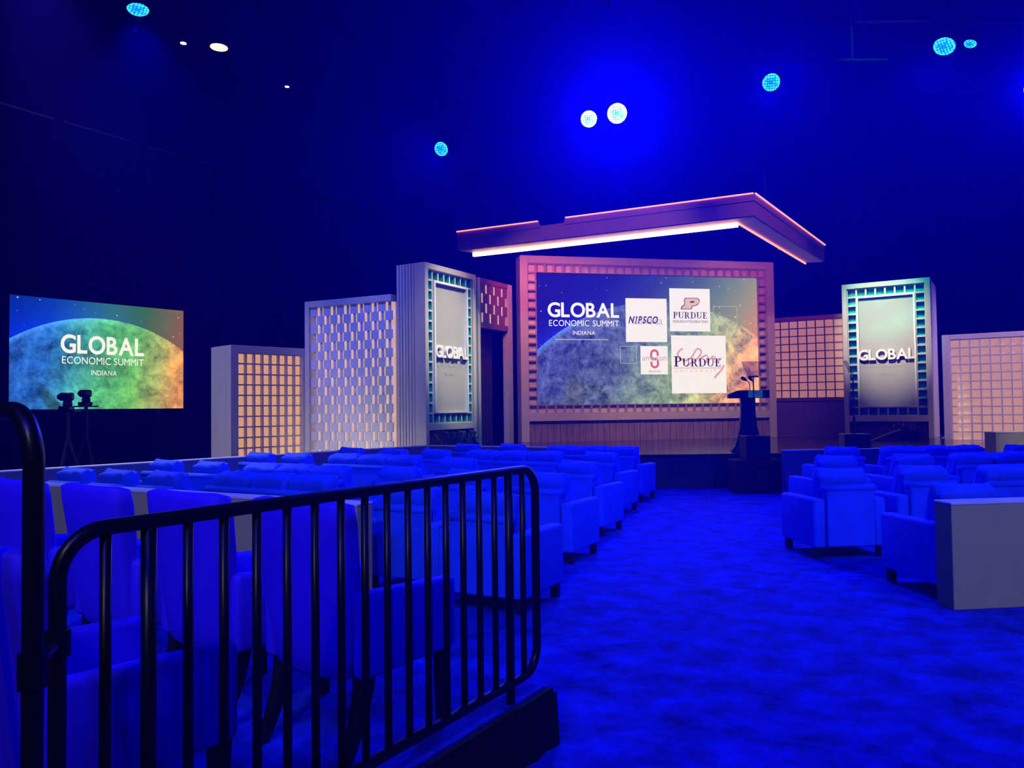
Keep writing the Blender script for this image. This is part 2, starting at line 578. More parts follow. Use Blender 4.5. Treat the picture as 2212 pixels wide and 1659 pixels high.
def screen_material(name, Wd, Hd, circ, ramp_pts, slant, glow, cloud_gain, strength, spots=(), space_gain=0.8):
    m = bpy.data.materials.new(name)
    m.use_nodes = True
    nt = m.node_tree
    b = nt.nodes['Principled BSDF']
    b.inputs['Base Color'].default_value = (0.01, 0.01, 0.01, 1)
    b.inputs['Roughness'].default_value = 0.7
    b.inputs['Specular IOR Level'].default_value = 0.05
    tc = nt.nodes.new('ShaderNodeTexCoord')
    sp = nt.nodes.new('ShaderNodeSeparateXYZ')
    nt.links.new(tc.outputs['Object'], sp.inputs[0])
    u = E(nt, sp.outputs[0]) / Wd
    v = E(nt, sp.outputs[2]) / Hd

    def noise_tex(scale, detail=6, rough=0.6, dist=0.0):
        n = nt.nodes.new('ShaderNodeTexNoise')
        n.inputs['Scale'].default_value = scale
        n.inputs['Detail'].default_value = detail
        n.inputs['Roughness'].default_value = rough
        n.inputs['Distortion'].default_value = dist
        nt.links.new(tc.outputs['Object'], n.inputs['Vector'])
        return E(nt, n.outputs[0])

    X = u * circ[0]
    Y = v.rev() * circ[1]
    r = (((X - circ[2]).sq() + (Y - circ[3]).sq()).sqrt()) / circ[4]
    inside = smooth(r, 1.002, 0.998)
    n1 = noise_tex(1.3, 10, 0.66, 0.35)
    n2 = noise_tex(4.2, 10, 0.74, 0.5)
    t = u + (v.rev() - 0.5) * slant + (n1 - 0.5) * 0.12 * 1.0
    rp = nt.nodes.new('ShaderNodeValToRGB')
    els = rp.color_ramp.elements
    els[0].position, els[0].color = ramp_pts[0][0], ramp_pts[0][1] + (1,)
    els[1].position, els[1].color = ramp_pts[-1][0], ramp_pts[-1][1] + (1,)
    for p, c in ramp_pts[1:-1]:
        e = els.new(p)
        e.color = c + (1,)
    nt.links.new(t.k, rp.inputs[0])
    base = rp.outputs[0]

    def scale_col(col, e):
        n = nt.nodes.new('ShaderNodeVectorMath')
        n.operation = 'SCALE'
        if isinstance(col, tuple):
            n.inputs[0].default_value = col
        else:
            nt.links.new(col, n.inputs[0])
        nt.links.new(e.k, n.inputs['Scale'])
        return n.outputs[0]

    def addc(a, c):
        n = nt.nodes.new('ShaderNodeVectorMath')
        n.operation = 'ADD'
        nt.links.new(a, n.inputs[0])
        nt.links.new(c, n.inputs[1])
        return n.outputs[0]

    land = smooth(n1, 0.38, 0.62)
    cloud = smooth(n2, 0.36, 0.78)
    gain = (land * 1.15 + cloud * cloud_gain + 0.2)
    for (sx, sy, ex, ey, wd) in spots:      # dark sea inlets
        dx, dy = ex - sx, ey - sy
        L2 = dx * dx + dy * dy
        px = u - sx + (n2 - 0.5) * 0.05
        py = (v.rev() - sy) * 0.56 + (n1 - 0.5) * 0.05
        dy5 = dy * 0.56
        L2 = dx * dx + dy5 * dy5
        s_ = ((px * dx + py * dy5) / L2).clamp()
        dist = ((px - s_ * dx).sq() + (py - s_ * dy5).sq()).sqrt()
        gain = gain * (smooth(dist, wd * 0.8, wd * 1.3) * 0.75 + 0.25)
    planet = scale_col(base, gain * inside)
    space = scale_col(base, (inside.rev()) * space_gain)
    col = addc(planet, space)
    left = (u * (-glow[1]) + 1.0).clamp()
    gl = (((r - 1.0) * (-1.0 / glow[0])).exp()).clamp() * inside.rev() * left
    col = addc(col, scale_col(glow[2], gl))
    rim = smooth(r, 0.965, 1.0) * inside * left
    col = addc(col, scale_col((0.06, 0.22, 0.55), rim))
    cl = cloud * inside * (land * 0.5 + 0.35)
    col = addc(col, scale_col(glow[3], cl))
    vo = nt.nodes.new('ShaderNodeTexVoronoi')
    vo.inputs['Scale'].default_value = 6.5
    nt.links.new(tc.outputs['Object'], vo.inputs['Vector'])
    vr = nt.nodes.new('ShaderNodeSeparateXYZ')
    nt.links.new(vo.outputs['Color'], vr.inputs[0])
    star = smooth(E(nt, vo.outputs['Distance']), 0.13, 0.04) * smooth(E(nt, vr.outputs[0]), 0.45, 0.9) * inside.rev()
    col = addc(col, scale_col((0.8, 0.8, 0.9), star))
    nt.links.new(col, b.inputs['Emission Color'])
    b.inputs['Emission Strength'].default_value = strength
    MATS[name] = m
    return m


# ------------------------------------------------------------------ hall shell
bbox_obj('floor', -24, 26, -8, 36, -0.1, 0.0, 'carpet')['kind'] = 'structure'
bbox_obj('ceiling', -24, 26, -8, 36, 12.0, 12.2, 'ceiling_black')['kind'] = 'structure'
bbox_obj('wall_right', 25.8, 26, -8, 36, 0, 12, 'drape')['kind'] = 'structure'
bbox_obj('wall_near', -24, 26, -8, -7.8, 0, 12, 'drape')['kind'] = 'structure'


def drape_wall(name, p0, p1, z1, parent=None, wave=0.09, pitch=0.42, thick=0.03, mat='drape'):
    p0, p1 = Vector((p0[0], p0[1], 0)), Vector((p1[0], p1[1], 0))
    d = (p1 - p0)
    L = d.length
    d.normalize()
    nrm = Vector((-d.y, d.x, 0))
    n = int(L / 0.07)
    bm = bmesh.new()
    rows = []
    for side in (0, 1):
        for z in (0.0, z1):
            row = []
            for i in range(n + 1):
                s = L * i / n
                w = math.sin(2 * PI * s / pitch + 1.3 * math.sin(s * 0.9)) * wave
                q = p0 + d * s + nrm * (w + side * thick)
                row.append(bm.verts.new((q.x, q.y, z)))
            rows.append(row)
    for i in range(n):
        bm.faces.new((rows[0][i], rows[0][i + 1], rows[1][i + 1], rows[1][i]))
        bm.faces.new((rows[2][i + 1], rows[2][i], rows[3][i], rows[3][i + 1]))
        bm.faces.new((rows[1][i], rows[1][i + 1], rows[3][i + 1], rows[3][i]))
    return fin(name, bm, mat, parent, smooth=True)


bbox_obj('wall_left', -24, -23.8, -8, 36, 0, 12, 'drape')['kind'] = 'structure'
drape_wall('wall_back', (-24, 34.5), (25.8, 34.5), 12.0)['kind'] = 'structure'
bbox_obj('wall_far', -24, 26, 35.4, 35.6, 0, 12, 'drape')['kind'] = 'structure'

# long black drape hanging along the left, with a pale batten along its top in lengths
DA, DB = Vector((-15.5, 13.4)), Vector((-4.2, 30.7))
dt = thing('stage_drape', 'tall black pleated drape hanging along the left side behind the side screen', 'drape')
drape_wall('curtain', DA, DB, 9.0, dt)
dd_ = (DB - DA)
DL = dd_.length
dd_.normalize()
s = 0.4
while s < DL - 2.3:
    a = DA + dd_ * s
    b_ = DA + dd_ * (s + 2.05)
    bm = bmesh.new()
    n_ = Vector((dd_.y, -dd_.x)) * 0.16
    tube(bm, [(a.x + n_.x, a.y + n_.y, 9.0), (b_.x + n_.x, b_.y + n_.y, 9.0)], 0.035, 8)
    fin('batten', bm, 'steel', dt)
    s += 2.3

# ------------------------------------------------------------------ stage deck
deck_pts = [(2.0, 14.45), (5.3, 14.4), (10.6, 15.5), (10.8, 19.4), (11.82, 21.08), (11.82, 24.5), (-1.3, 24.5), (-1.3, 19.3), (-2.5, 17.15), (-2.57, 16.93), (-1.95, 16.4)]
ZD = 0.64
st = thing('stage', 'low stage with glossy dark deck and blue lit front face', 'stage')
bm = bmesh.new()
prism(bm, deck_pts, 0.0, ZD - 0.04)
fin('stage_body', bm, 'deck_face', st)
bm = bmesh.new()
prism(bm, [(p[0] - 0.0, p[1] - (0.02 if p[1] < 17 else 0)) for p in deck_pts], ZD - 0.04, ZD)
fin('deck_top', bm, 'deck', st)


# ------------------------------------------------------------------ set building helpers
def cell_mesh(name, w, h, depth, lip, mat):
    """an open-fronted square niche: rim, four sides and a back, front at y=0, lower left corner at origin"""
    bm = bmesh.new()
    o = [(0, 0), (w, 0), (w, h), (0, h)]
    i = [(lip, lip), (w - lip, lip), (w - lip, h - lip), (lip, h - lip)]
    vo = [bm.verts.new((p[0], 0, p[1])) for p in o]
    vi = [bm.verts.new((p[0], 0, p[1])) for p in i]
    vb = [bm.verts.new((p[0], depth, p[1])) for p in i]
    vk = [bm.verts.new((p[0], depth + 0.01, p[1])) for p in o]
    for k in range(4):
        j = (k + 1) % 4
        bm.faces.new((vo[k], vo[j], vi[j], vi[k]))
        bm.faces.new((vi[k], vi[j], vb[j], vb[k]))
        bm.faces.new((vo[j], vo[k], vk[k], vk[j]))
    bm.faces.new(vb)
    bm.faces.new(vk[::-1])
    me = bpy.data.meshes.new(name)
    bmesh.ops.recalc_face_normals(bm, faces=bm.faces)
    bm.to_mesh(me)
    bm.free()
    if isinstance(mat, tuple):
        me.materials.append(MATS[mat[0]])
        me.materials.append(MATS[mat[1]])
        for p in me.polygons:
            c = p.center
            if abs(p.normal.y) > 0.9 and abs(c.y - depth) < 1e-4:
                p.material_index = 1
            elif abs(p.normal.y) < 0.5 and 0 < c.y < depth and lip * 0.9 < c.x < w - lip * 0.9 and lip * 0.9 < c.z < h - lip * 0.9:
                p.material_index = 1
    else:
        me.materials.append(MATS[mat])
    return me


def ring(root, x0, z0, nx, nz, cw, ch, y, depth, lip, mat):
    me = cell_mesh('niche', cw, ch, depth, lip, mat)
    for i in range(nx):
        for k in range(nz):
            if 0 < i < nx - 1 and 0 < k < nz - 1:
                continue
            put('niche', me, root, (x0 + i * cw, y, z0 + k * ch))


def planks(root, x0, x1, z0, z1, y, n, mat, thick=0.03, gap=0.006, seed=0, name='plank', along='x'):
    rnd = random.Random(seed)
    w = (x1 - x0) / n
    for i in range(n):
        a, b = x0 + i * w + gap / 2, x0 + (i + 1) * w - gap / 2
        dy = rnd.uniform(0, 0.008)
        if along == 'x':
            bbox_obj(name, a, b, y + dy, y + thick, z0, z1, mat, root)
        else:
            bbox_obj(name, y + dy, y + thick, a, b, z0, z1, mat, root)


def line_thing(name, label, cat, A, B, z):
    d = Vector((B[0] - A[0], B[1] - A[1]))
    t = thing(name, label, cat, (A[0], A[1], z), math.atan2(d.y, d.x))
    return t, d.length


# ------------------------------------------------------------------ main screen frame
A, B = at(1125, 750, 19.9), at(1675, 750, 21.35)
fr, L = line_thing('screen_frame', 'big pale frame of square niches around the centre stage screen', 'frame', A, B, ZD)
H = 5.52 - ZD
bw, rw = 0.21, 0.24
SW, SH = L - 2 * bw - 2 * rw, 3.47
sz0 = 1.61 - ZD
bbox_obj('side_border', 0, bw, 0, 0.5, 0, H, 'cream', fr, 0.008, 1)
bbox_obj('side_border', L - bw, L, 0, 0.5, 0, H, 'cream', fr, 0.008, 1)
bbox_obj('top_border', bw, L - bw, 0, 0.5, H - 0.2, H, 'cream', fr, 0.008, 1)
bbox_obj('bottom_border', bw, L - bw, 0, 0.5, sz0 - 0.235 - 0.19, sz0 - 0.235, 'cream', fr, 0.008, 1)
bbox_obj('back_panel', bw, L - bw, 0.4, 0.5, sz0 - 0.235, H - 0.2, 'slat_dark', fr)
ring(fr, bw, sz0 - 0.235, 28, 17, (SW + 2 * rw) / 28, (H - 0.2 - sz0 + 0.235) / 17, 0.07, 0.13, 0.018, ('rim_shaded', 'niche_lit'))
planks(fr, bw, L - bw, 0, sz0 - 0.425, 0.12, 40, 'wood', 0.05, 0.012, 3)

screen_material('screen_main', SW, SH, (1955., 1150., 1050., 1698., 1463.),
                [(0.0, (0.006, 0.008, 0.24)), (0.2, (0.012, 0.016, 0.2)), (0.4, (0.04, 0.055, 0.16)), (0.57, (0.095, 0.15, 0.1)),
                 (0.72, (0.2, 0.28, 0.085)), (0.86, (0.42, 0.38, 0.1)), (1.0, (0.9, 0.3, 0.075))], 0.3,
                (0.07, 2.1, (0.004, 0.008, 0.5), (0.3, 0.36, 0.3)), 1.0, 1.0,
                ((0.24, 0.86, 0.31, 1.0, 0.022), (0.17, 0.9, 0.16, 1.0, 0.05)))
ls = thing('stage_screen', 'large lit centre screen showing a globe and white sponsor tiles', 'screen', fr.location, fr.rotation_euler.z)
X0, Z0, YS = bw + rw, sz0, 0.14
bm = bmesh.new()
box(bm, 0, SW, 0, 0.06, 0, SH)
fin('display', bm, 'screen_main', ls, (X0, YS, Z0))


def sc(px, py):
    """pixel on the screen picture (crop frame of the globe picture) to local x, z"""
    u = (px - 75) / (2028. + (2050 - 2028) * (py / 1275.) - 75)
    top, bot = 105 + (160 - 105) * u, 1295 + (1275 - 1295) * u
    t = u * 20.0 / (21.3 - u * 1.3)
    return X0 + t * SW, Z0 + (1 - (py - top) / (bot - top)) * SH


def tile(name, x0, y0, x1, y1, mat, parent=ls, dy=0.012):
    a, b = sc(x0, y1), sc(x1, y0)
    return bbox_obj(name, a[0], b[0], YS - dy, YS - 0.001, a[1], b[1], mat, parent)


def outline(x0, y0, x1, y1):
    a, b = sc(x0, y1), sc(x1, y0)
    w = 0.012
    bm = bmesh.new()
    yy = (YS - 0.006, YS - 0.002)
    box(bm, a[0], b[0], yy[0], yy[1], a[1], a[1] + w)
    box(bm, a[0], b[0], yy[0], yy[1], b[1] - w, b[1])
    box(bm, a[0], a[0] + w, yy[0], yy[1], a[1] + w, b[1] - w)
    box(bm, b[0] - w, b[0], yy[0], yy[1], a[1] + w, b[1] - w)
    fin('square_outline', bm, 'graphic_line', ls)


for r4 in ((1648, 412, 1855, 636), (1778, 676, 1975, 893), (1783, 932, 1905, 1068), (818, 768, 963, 923), (1148, 1057, 1243, 1158)):
    outline(*r4)
t_nip = tile('sponsor_tile', 872, 342, 1232, 729, 'graphic_white')
t_res = tile('sponsor_tile', 1262, 255, 1614, 634, 'graphic_white')
t_ama = tile('sponsor_tile', 1000, 768, 1238, 1022, 'graphic_white')
t_pur = tile('sponsor_tile', 1276, 676, 1752, 1193, 'graphic_white')
YT = YS - 0.0135


def stext(s, x0, x1, ybase, ytop, mat, parent=ls, y=YT, **kw):
    a, b, c = sc(x0, ybase), sc(x1, ybase), sc((x0 + x1) / 2, ytop)
    return text_obj('lettering', s, b[0] - a[0], c[1] - a[1], mat, parent, (a[0] + b[0]) / 2, (a[1] + b[1]) / 2, y, **kw)


YD = YS - 0.004
stext('GLOBAL', 178, 812, 503, 380, 'graphic_text', y=YD, offset=0.022, gap=0.05)
stext('ECONOMIC SUMMIT', 190, 810, 587, 537, 'graphic_text', y=YD, offset=0.0, gap=0.12)
stext('INDIANA', 400, 598, 664, 630, 'graphic_text', y=YD, offset=0.0, gap=0.13)
tile('rule_line', 240, 705, 715, 708, 'graphic_line', dy=0.004)
# tile 1: bold slanted name fading over another
stext('Candida', 925, 1195, 572, 505, 'graphic_ghost', t_nip, y=YT, gap=0.06)
stext('NIPSCO', 893, 1155, 562, 500, 'graphic_navy', t_nip, y=YT - 0.002, shear=0.28, offset=0.03, gap=0.03)
# tile 2: slanted block P over the name


def serif_letters(s, x0, x1, ybase, ytop, mat, parent, y, first_big=1.0, wt=0.15, thin=0.07):
    """capital letters with slab serifs, built from strokes in a unit-high box"""
    def rect(a, b, c, d):
        return [(a, c), (b, c), (b, d), (a, d)]

    def arc(cx, cy, rx, ry, a0, a1, w0, w1, n=8):
        o, i = [], []
        for k in range(n + 1):
            t = a0 + (a1 - a0) * k / n
            w = w0 + (w1 - w0) * abs(math.cos(t))
            o.append((cx + rx * math.cos(t), cy + ry * math.sin(t)))
            i.append((cx + (rx - w) * math.cos(t), cy + (ry - thin) * math.sin(t)))
        return [[o[k], o[k + 1], i[k + 1], i[k]] for k in range(n)]
    S = thin
    G = {}
    G['P'] = (0.62, [rect(.1, .1 + wt, 0, 1), rect(0, .35, 0, S), rect(0, .1, 1 - S, 1), rect(.1, .36, 1 - S, 1), rect(.1, .36, .44, .44 + S)] + arc(.36, .72, .26, .28, -PI / 2, PI / 2, S, wt))
    G['U'] = (0.8, [rect(.1, .1 + wt, .3, 1), rect(.62, .62 + S, .3, 1), rect(0, .35, 1 - S, 1), rect(.52, .8, 1 - S, 1)] + arc(.395, .3, .295, .3, PI, 2 * PI, S, wt * .8))
    G['R'] = (0.78, G['P'][1] + [[(.36, .46), (.36 + wt, .46), (.72, 0), (.72 - wt, 0)], rect(.56, .78, 0, S)])
    G['D'] = (0.78, [rect(.1, .1 + wt, 0, 1), rect(0, .4, 0, S), rect(0, .4, 1 - S, 1)] + arc(.4, .5, .36, .5, -PI / 2, PI / 2, S, wt))
    G['E'] = (0.62, [rect(.1, .1 + wt, 0, 1), rect(0, .6, 0, S), rect(0, .58, 1 - S, 1), rect(.1, .45, .48, .48 + S), rect(.6 - S, .6, 0, .24), rect(.58 - S, .58, .78, 1), rect(.45 - S, .45, .38, .66)])
    tot = 0
    for i, ch in enumerate(s):
        tot += G[ch][0] * (first_big if i == 0 else 1) + 0.08
    a, b = sc(x0, ybase), sc(x1, ybase)
    top = sc((x0 + x1) / 2, ytop)
    zb = (a[1] + b[1]) / 2
    h = top[1] - zb
    sx = (b[0] - a[0]) / tot
    bm = bmesh.new()
    x = 0
    for i, ch in enumerate(s):
        k = first_big if i == 0 else 1
        for poly in G[ch][1]:
            bm.faces.new([bm.verts.new((a[0] + (x + q[0] * k) * sx, y, zb + q[1] * h * k)) for q in poly])
        x += G[ch][0] * k + 0.08
    me = bpy.data.meshes.new('lettering')
    bm.to_mesh(me)
    bm.free()
    me.materials.append(MATS[mat])
    return put('lettering', me, parent)


serif_letters('PURDUE', 1290, 1594, 520, 462, 'graphic_black', t_res, YT, wt=0.17)
stext('RESEARCH FOUNDATION', 1290, 1594, 559, 538, 'graphic_brown', t_res, offset=0.01)


def poly_face(bm, pts, y):
    q = [sc(*p) for p in pts]
    f = bm.faces.new([bm.verts.new((p[0], y, p[1])) for p in q])
    return f


def block_p(grow):
    g = grow
    return [(1398 - g, 337 - g), (1500, 337 - g), (1518 + g, 348 - g), (1524 + g, 362), (1514 + g, 385), (1498 + g, 400 + g), (1478, 407 + g),
            (1458 + g, 407 + g), (1452 + g, 434 + g), (1362 - g * 2, 434 + g), (1370 - g, 408 - g), (1384 - g, 406 - g),
            (1396 - g, 368), (1384 - g * 1.2, 366 + g)]


bm = bmesh.new()
poly_face(bm, block_p(3), YT)
fin('block_emblem_edge', bm, 'graphic_black', t_res)
bm = bmesh.new()
poly_face(bm, block_p(-2.5), YT - 0.002)
fin('block_emblem', bm, 'graphic_gold', t_res)
bm = bmesh.new()
poly_face(bm, [(1442, 364), (1480, 364), (1474, 378), (1437, 378)], YT - 0.004)
fin('block_emblem_counter', bm, 'graphic_black', t_res)


# tile 3: rounded S emblem under a fading name
def ribbon(bm, pts, w, y, scr=True):
    """flat stroke of constant width through picture points"""
    q = [Vector(sc(*p)) for p in pts] if scr else [Vector(p) for p in pts]
    prev = None
    for i, p in enumerate(q):
        t = (q[min(i + 1, len(q) - 1)] - q[max(i - 1, 0)]).normalized()
        nn = Vector((-t.y, t.x)) * w / 2
        c = (bm.verts.new((p.x + nn.x, y, p.y + nn.y)), bm.verts.new((p.x - nn.x, y, p.y - nn.y)))
        if prev:
            bm.faces.new((prev[0], prev[1], c[1], c[0]))
        prev = c


def curve_pts(cx, cy, rx, ry, a0, a1, n=10):
    return [(cx + rx * math.cos(math.radians(a0 + (a1 - a0) * k / n)), cy - ry * math.sin(math.radians(a0 + (a1 - a0) * k / n))) for k in range(n + 1)]


bm = bmesh.new()
ribbon(bm, [(1150, 856)] + curve_pts(1121, 838, 29, 32, 0, 180) + curve_pts(1121, 862, 29, 24, 180, 250, 4)
       + [(1121, 884)] + curve_pts(1123, 906, 29, 22, 80, 0, 4) + curve_pts(1123, 928, 29, 30, 0, -180) + [(1094, 908)], 0.062, YT)
fin('emblem', bm, 'graphic_red', t_ama)
stext('amazon', 1012, 1228, 898, 848, 'graphic_ghost', t_ama, y=YT - 0.002, offset=0.008, gap=0.07)
stext('SIMEL SEXTON', 1070, 1175, 1002, 987, 'graphic_brown', t_ama, y=YT)
# tile 4: serif name over a fading red script
bm = bmesh.new()
ribbon(bm, curve_pts(1385, 850, 58, 58, 100, 190, 8) + [(1350, 890), (1400, 900), (1450, 870)] + curve_pts(1510, 822, 26, 30, 150, -10, 8)
       + [(1528, 850), (1490, 890), (1440, 925), (1400, 950)], 0.05, YT)
ribbon(bm, [(1510, 905), (1540, 870), (1580, 850), (1600, 870), (1560, 920), (1590, 910), (1640, 860), (1660, 870), (1640, 920), (1680, 900), (1715, 880)], 0.05, YT - 0.0003)
ribbon(bm, [(1735, 940), (1715, 985), (1680, 1020), (1652, 1055)], 0.055, YT - 0.0006)
fin('script_mark', bm, 'graphic_rose', t_pur)
tile('rule_line', 1292, 962, 1730, 968, 'graphic_rose', t_pur, 0.015)
serif_letters('PURDUE', 1294, 1714, 952, 880, 'graphic_black', t_pur, YT - 0.003, first_big=1.28, wt=0.16)
stext('UNIVERSITY', 1300, 1722, 1003, 980, 'graphic_gold', t_pur, y=YT - 0.003, gap=0.45)
tag(ls)


# ------------------------------------------------------------------ banner towers
def tower(label, A, B, depth, side):
    t, L = line_thing('banner_tower', label, 'tower', A, B, ZD)
    H = 4.75 - ZD
    b = 0.12
    r0, r1 = 1.22 - ZD, 4.62 - ZD
    cw, ch = (L - 2 * b) / 8, (r1 - r0) / 15
    x0 = b
    bbox_obj('side_border', 0, b, 0, 0.3, 0, H, 'cream', t, 0.006, 1)
    bbox_obj('side_border', L - b, L, 0, 0.3, 0, H, 'cream', t, 0.006, 1)
    bbox_obj('top_border', b, L - b, 0, 0.3, r1, H, 'cream', t, 0.006, 1)
    bbox_obj('bottom_border', b, L - b, 0, 0.3, r0 - 0.15, r0, 'cream', t, 0.006, 1)
    bbox_obj('back_panel', b, L - b, 0.26, 0.3, 0, r1, 'slat_dark', t)
    ring(t, x0, r0, 8, 15, cw, ch, 0.06, 0.16, 0.022, ('cream', 'niche_teal'))
    px0, px1, pz0, pz1 = x0 + cw, x0 + 7 * cw, r0 + ch, r0 + 14 * ch
    w = 0.045
    for nm, q in (('lip_strip', (px0, px1, pz0, pz0 + w)), ('lip_strip', (px0, px1, pz1 - w, pz1)),
                  ('lip_strip', (px0, px0 + w, pz0 + w, pz1 - w)), ('lip_strip', (px1 - w, px1, pz0 + w, pz1 - w))):
        bbox_obj(nm, q[0], q[1], 0.0, 0.22, q[2], q[3], 'lip_white', t)
    bbox_obj('banner_panel', px0 + w, px1 - w, 0.09, 0.2, pz0 + w, pz1 - w, 'panel_white', t)
    cx = (px0 + px1) / 2
    pw = px1 - px0
    zt = pz0 + (pz1 - pz0) * (0.425 if side == 'L' else 0.425)
    ltrs = set_text('GLOBAL', pw * 0.97, 0.27, gap=0.02, offset=0.03, depth=0.08)
    for vs, fs in ltrs:
        bm = bmesh.new()
        bb = [bm.verts.new((v.x + cx, v.y + 0.03, v.z + zt)) for v in vs]
        for f in fs:
            try:
                bm.faces.new([bb[i] for i in f])
            except ValueError:
                pass
        fin('letter', bm, 'letter_white', t)
    text_obj('small_lettering', 'ECONOMIC SUMMIT', pw * 0.92, 0.1, 'letter_faint', t, cx, zt - 0.2, 0.086, depth=0.006)
    text_obj('small_lettering', 'INDIANA', pw * 0.3, 0.075, 'letter_faint', t, cx, zt - 0.4, 0.086, depth=0.006)
    planks(t, b, L - b, 0, r0 - 0.15, 0.2, 12, 'wood_dark', 0.05, 0.01, 5)
    if side == 'L':
        planks(t, 0.3, depth, 0, H, 0.0, 6, 'cream_plank', 0.04, 0.02, 7, 'side_plank', 'y')
        bbox_obj('side_backing', 0.04, 0.08, 0.3, depth, 0, H, 'slat_dark', t)
    else:
        bbox_obj('side_panel', L - 0.06, L - 0.01, 0.3, depth, 0, H, 'cream_plank', t)
    bbox_obj('roof_panel', 0.08, L - 0.06, 0.3, depth, H - 0.05, H, 'cream', t)
    return t


tower('pale banner tower left of the centre screen with vertically planked side', (-1.865, 16.65), (-0.842, 18.4), 0.8, 'L')
RX, RY = 10.68, 19.5
TH = math.radians(33)
tower('teal lit banner tower standing right of the centre screen', (RX - 2.1 * math.cos(TH), RY + 2.1 * math.sin(TH)), (RX, RY), 2.0, 'R')


# ------------------------------------------------------------------ checker flats and grid flats
def checker(t, x0, x1, z0, z1, nx, nz, y, mat_sq, mat_pane, first=0):
    cw, ch = (x1 - x0) / nx, (z1 - z0) / nz
    bm = bmesh.new()
    box(bm, 0, cw, 0, 0.025, 0, ch)
    me = bpy.data.meshes.new('square_panel')
    bmesh.ops.recalc_face_normals(bm, faces=bm.faces)
    bm.to_mesh(me)
    bm.free()
    me.materials.append(MATS[mat_sq])
    bbox_obj('light_panel', x0, x1, y + 0.11, y + 0.13, z0, z1, mat_pane, t)
    for i in range(nx):
        a = x0 + (i + 0.34) * cw
        bbox_obj('batten', a, a + 0.32 * cw, y + 0.03, y + 0.06, z0, z1, mat_sq, t)
        for k in range(nz):
            if (i + k + first) % 2 == 0:
                put('square_panel', me, t, (x0 + i * cw, y, z1 - (k + 1) * ch))


A, B = Vector((-4.85, 18.1)), Vector((-2.64, 17.02))
t, L = line_thing('checker_flat', 'tall violet lit scenery wall of checkered squares with glowing slits', 'scenery wall', A, B, 0)
Hh = 4.1
bbox_obj('side_border', 0, 0.13, -0.05, 0.2, 0, Hh, 'cream', t, 0.006, 1)
bbox_obj('top_border', 0.13, L, -0.05, 0.2, Hh - 0.15, Hh, 'cream', t, 0.006, 1)
bbox_obj('back_panel', 0.13, L, 0.18, 0.2, 0, Hh - 0.15, 'cream', t)
checker(t, 0.14, L, Hh - 0.15 - 19 * 0.2075, Hh - 0.15, 12, 19, 0.0, 'square_white', 'pane_slit')


def grid_flat(name, label, A, B, z0, Hh, x0, x1, g0, g1, nx, nz, depth, slat_w, pane, slat_mat, border_mat):
    t, L = line_thing(name, label, 'scenery wall', A, B, z0)
    if x0 > 0:
        bbox_obj('side_border', 0, x0, -0.02, depth + 0.1, 0, Hh, border_mat, t, 0.006, 1)
    if x1 < L:
        bbox_obj('side_border', x1, L, -0.02, depth + 0.1, 0, Hh, border_mat, t, 0.006, 1)
    bbox_obj('top_border', x0, x1, -0.02, depth + 0.1, g1, Hh, border_mat, t, 0.006, 1)
    cw, ch = (x1 - x0) / nx, (g1 - g0) / nz
    bm = bmesh.new()
    box(bm, slat_w / 2, cw - slat_w / 2, 0, 0.02, slat_w / 2, ch - slat_w / 2)
    me = bpy.data.meshes.new('lit_pane')
    bmesh.ops.recalc_face_normals(bm, faces=bm.faces)
    bm.to_mesh(me)
    bm.free()
    me.materials.append(MATS[pane])
    for i in range(nx + 1):
        xx = x0 + i * cw
        bbox_obj('upright', max(xx - slat_w / 2, x0), min(xx + slat_w / 2, x1), 0, depth, g0, g1, slat_mat, t)
    for k in range(nz + 1):
        zz = g0 + k * ch
        bbox_obj('shelf_slat', x0, x1, 0.004, depth, max(zz - slat_w / 2, g0), min(zz + slat_w / 2, g1), slat_mat, t)
    for i in range(nx):
        for k in range(nz):
            put('lit_pane', me, t, (x0 + i * cw, depth, g0 + k * ch))
    bbox_obj('back_panel', x0, x1, depth + 0.02, depth + 0.1, 0, g1, slat_mat, t)
    return t, L


A, B = Vector((-6.16, 16.8)), Vector((-4.86, 18.13))
t, L = grid_flat('lattice_box', 'low pale box with an amber glowing lattice front at far left', A, B, 0, 3.0,
                 0.17, 1.76, 0.02, 2.83, 8, 12, 0.1, 0.03, 'pane_orange', 'cream', 'cream')
bbox_obj('side_panel', 0, 0.05, 0.2, 0.95, 0, 3.0, 'cream', t)
bbox_obj('top_panel', 0.05, L - 0.05, 0.2, 0.9, 2.95, 3.0, 'cream', t)

# alcove wall between the left tower and the centre frame
A, B = Vector((-0.80, 18.5)), Vector((0.03, 19.86))
t, L = line_thing('alcove_wall', 'dark slatted alcove with small amber checker panel above it', 'scenery wall', A, B, ZD)
Ht = 4.72 - ZD
zc = 3.5 - ZD
bbox_obj('header', 0.0, L, 0.16, 0.25, zc, Ht, 'wood_dark', t)
bbox_obj('side_border', 0, 0.1, 0.0, 0.16, 0, Ht, 'cream', t)
bbox_obj('side_border', L - 0.22, L, 0.0, 0.16, 0, Ht, 'cream', t)
for q in ((0.1, L - 0.22, Ht - 0.12, Ht), (0.1, L - 0.22, zc, zc + 0.14)):
    bbox_obj('cross_rail', q[0], q[1], 0.0, 0.16, q[2], q[3], 'canopy_skin', t)
checker(t, 0.1, L - 0.22, zc + 0.14, Ht - 0.12, 7, 4, 0.02, 'canopy_skin', 'pane_slit', 0)
planks(t, 0.1, L - 0.22, 0, zc, 0.5, 8, 'wood_dark', 0.05, 0.02, 9)
bbox_obj('reveal', 0.06, 0.1, 0.16, 0.5, 0, zc, 'wood_dark', t)

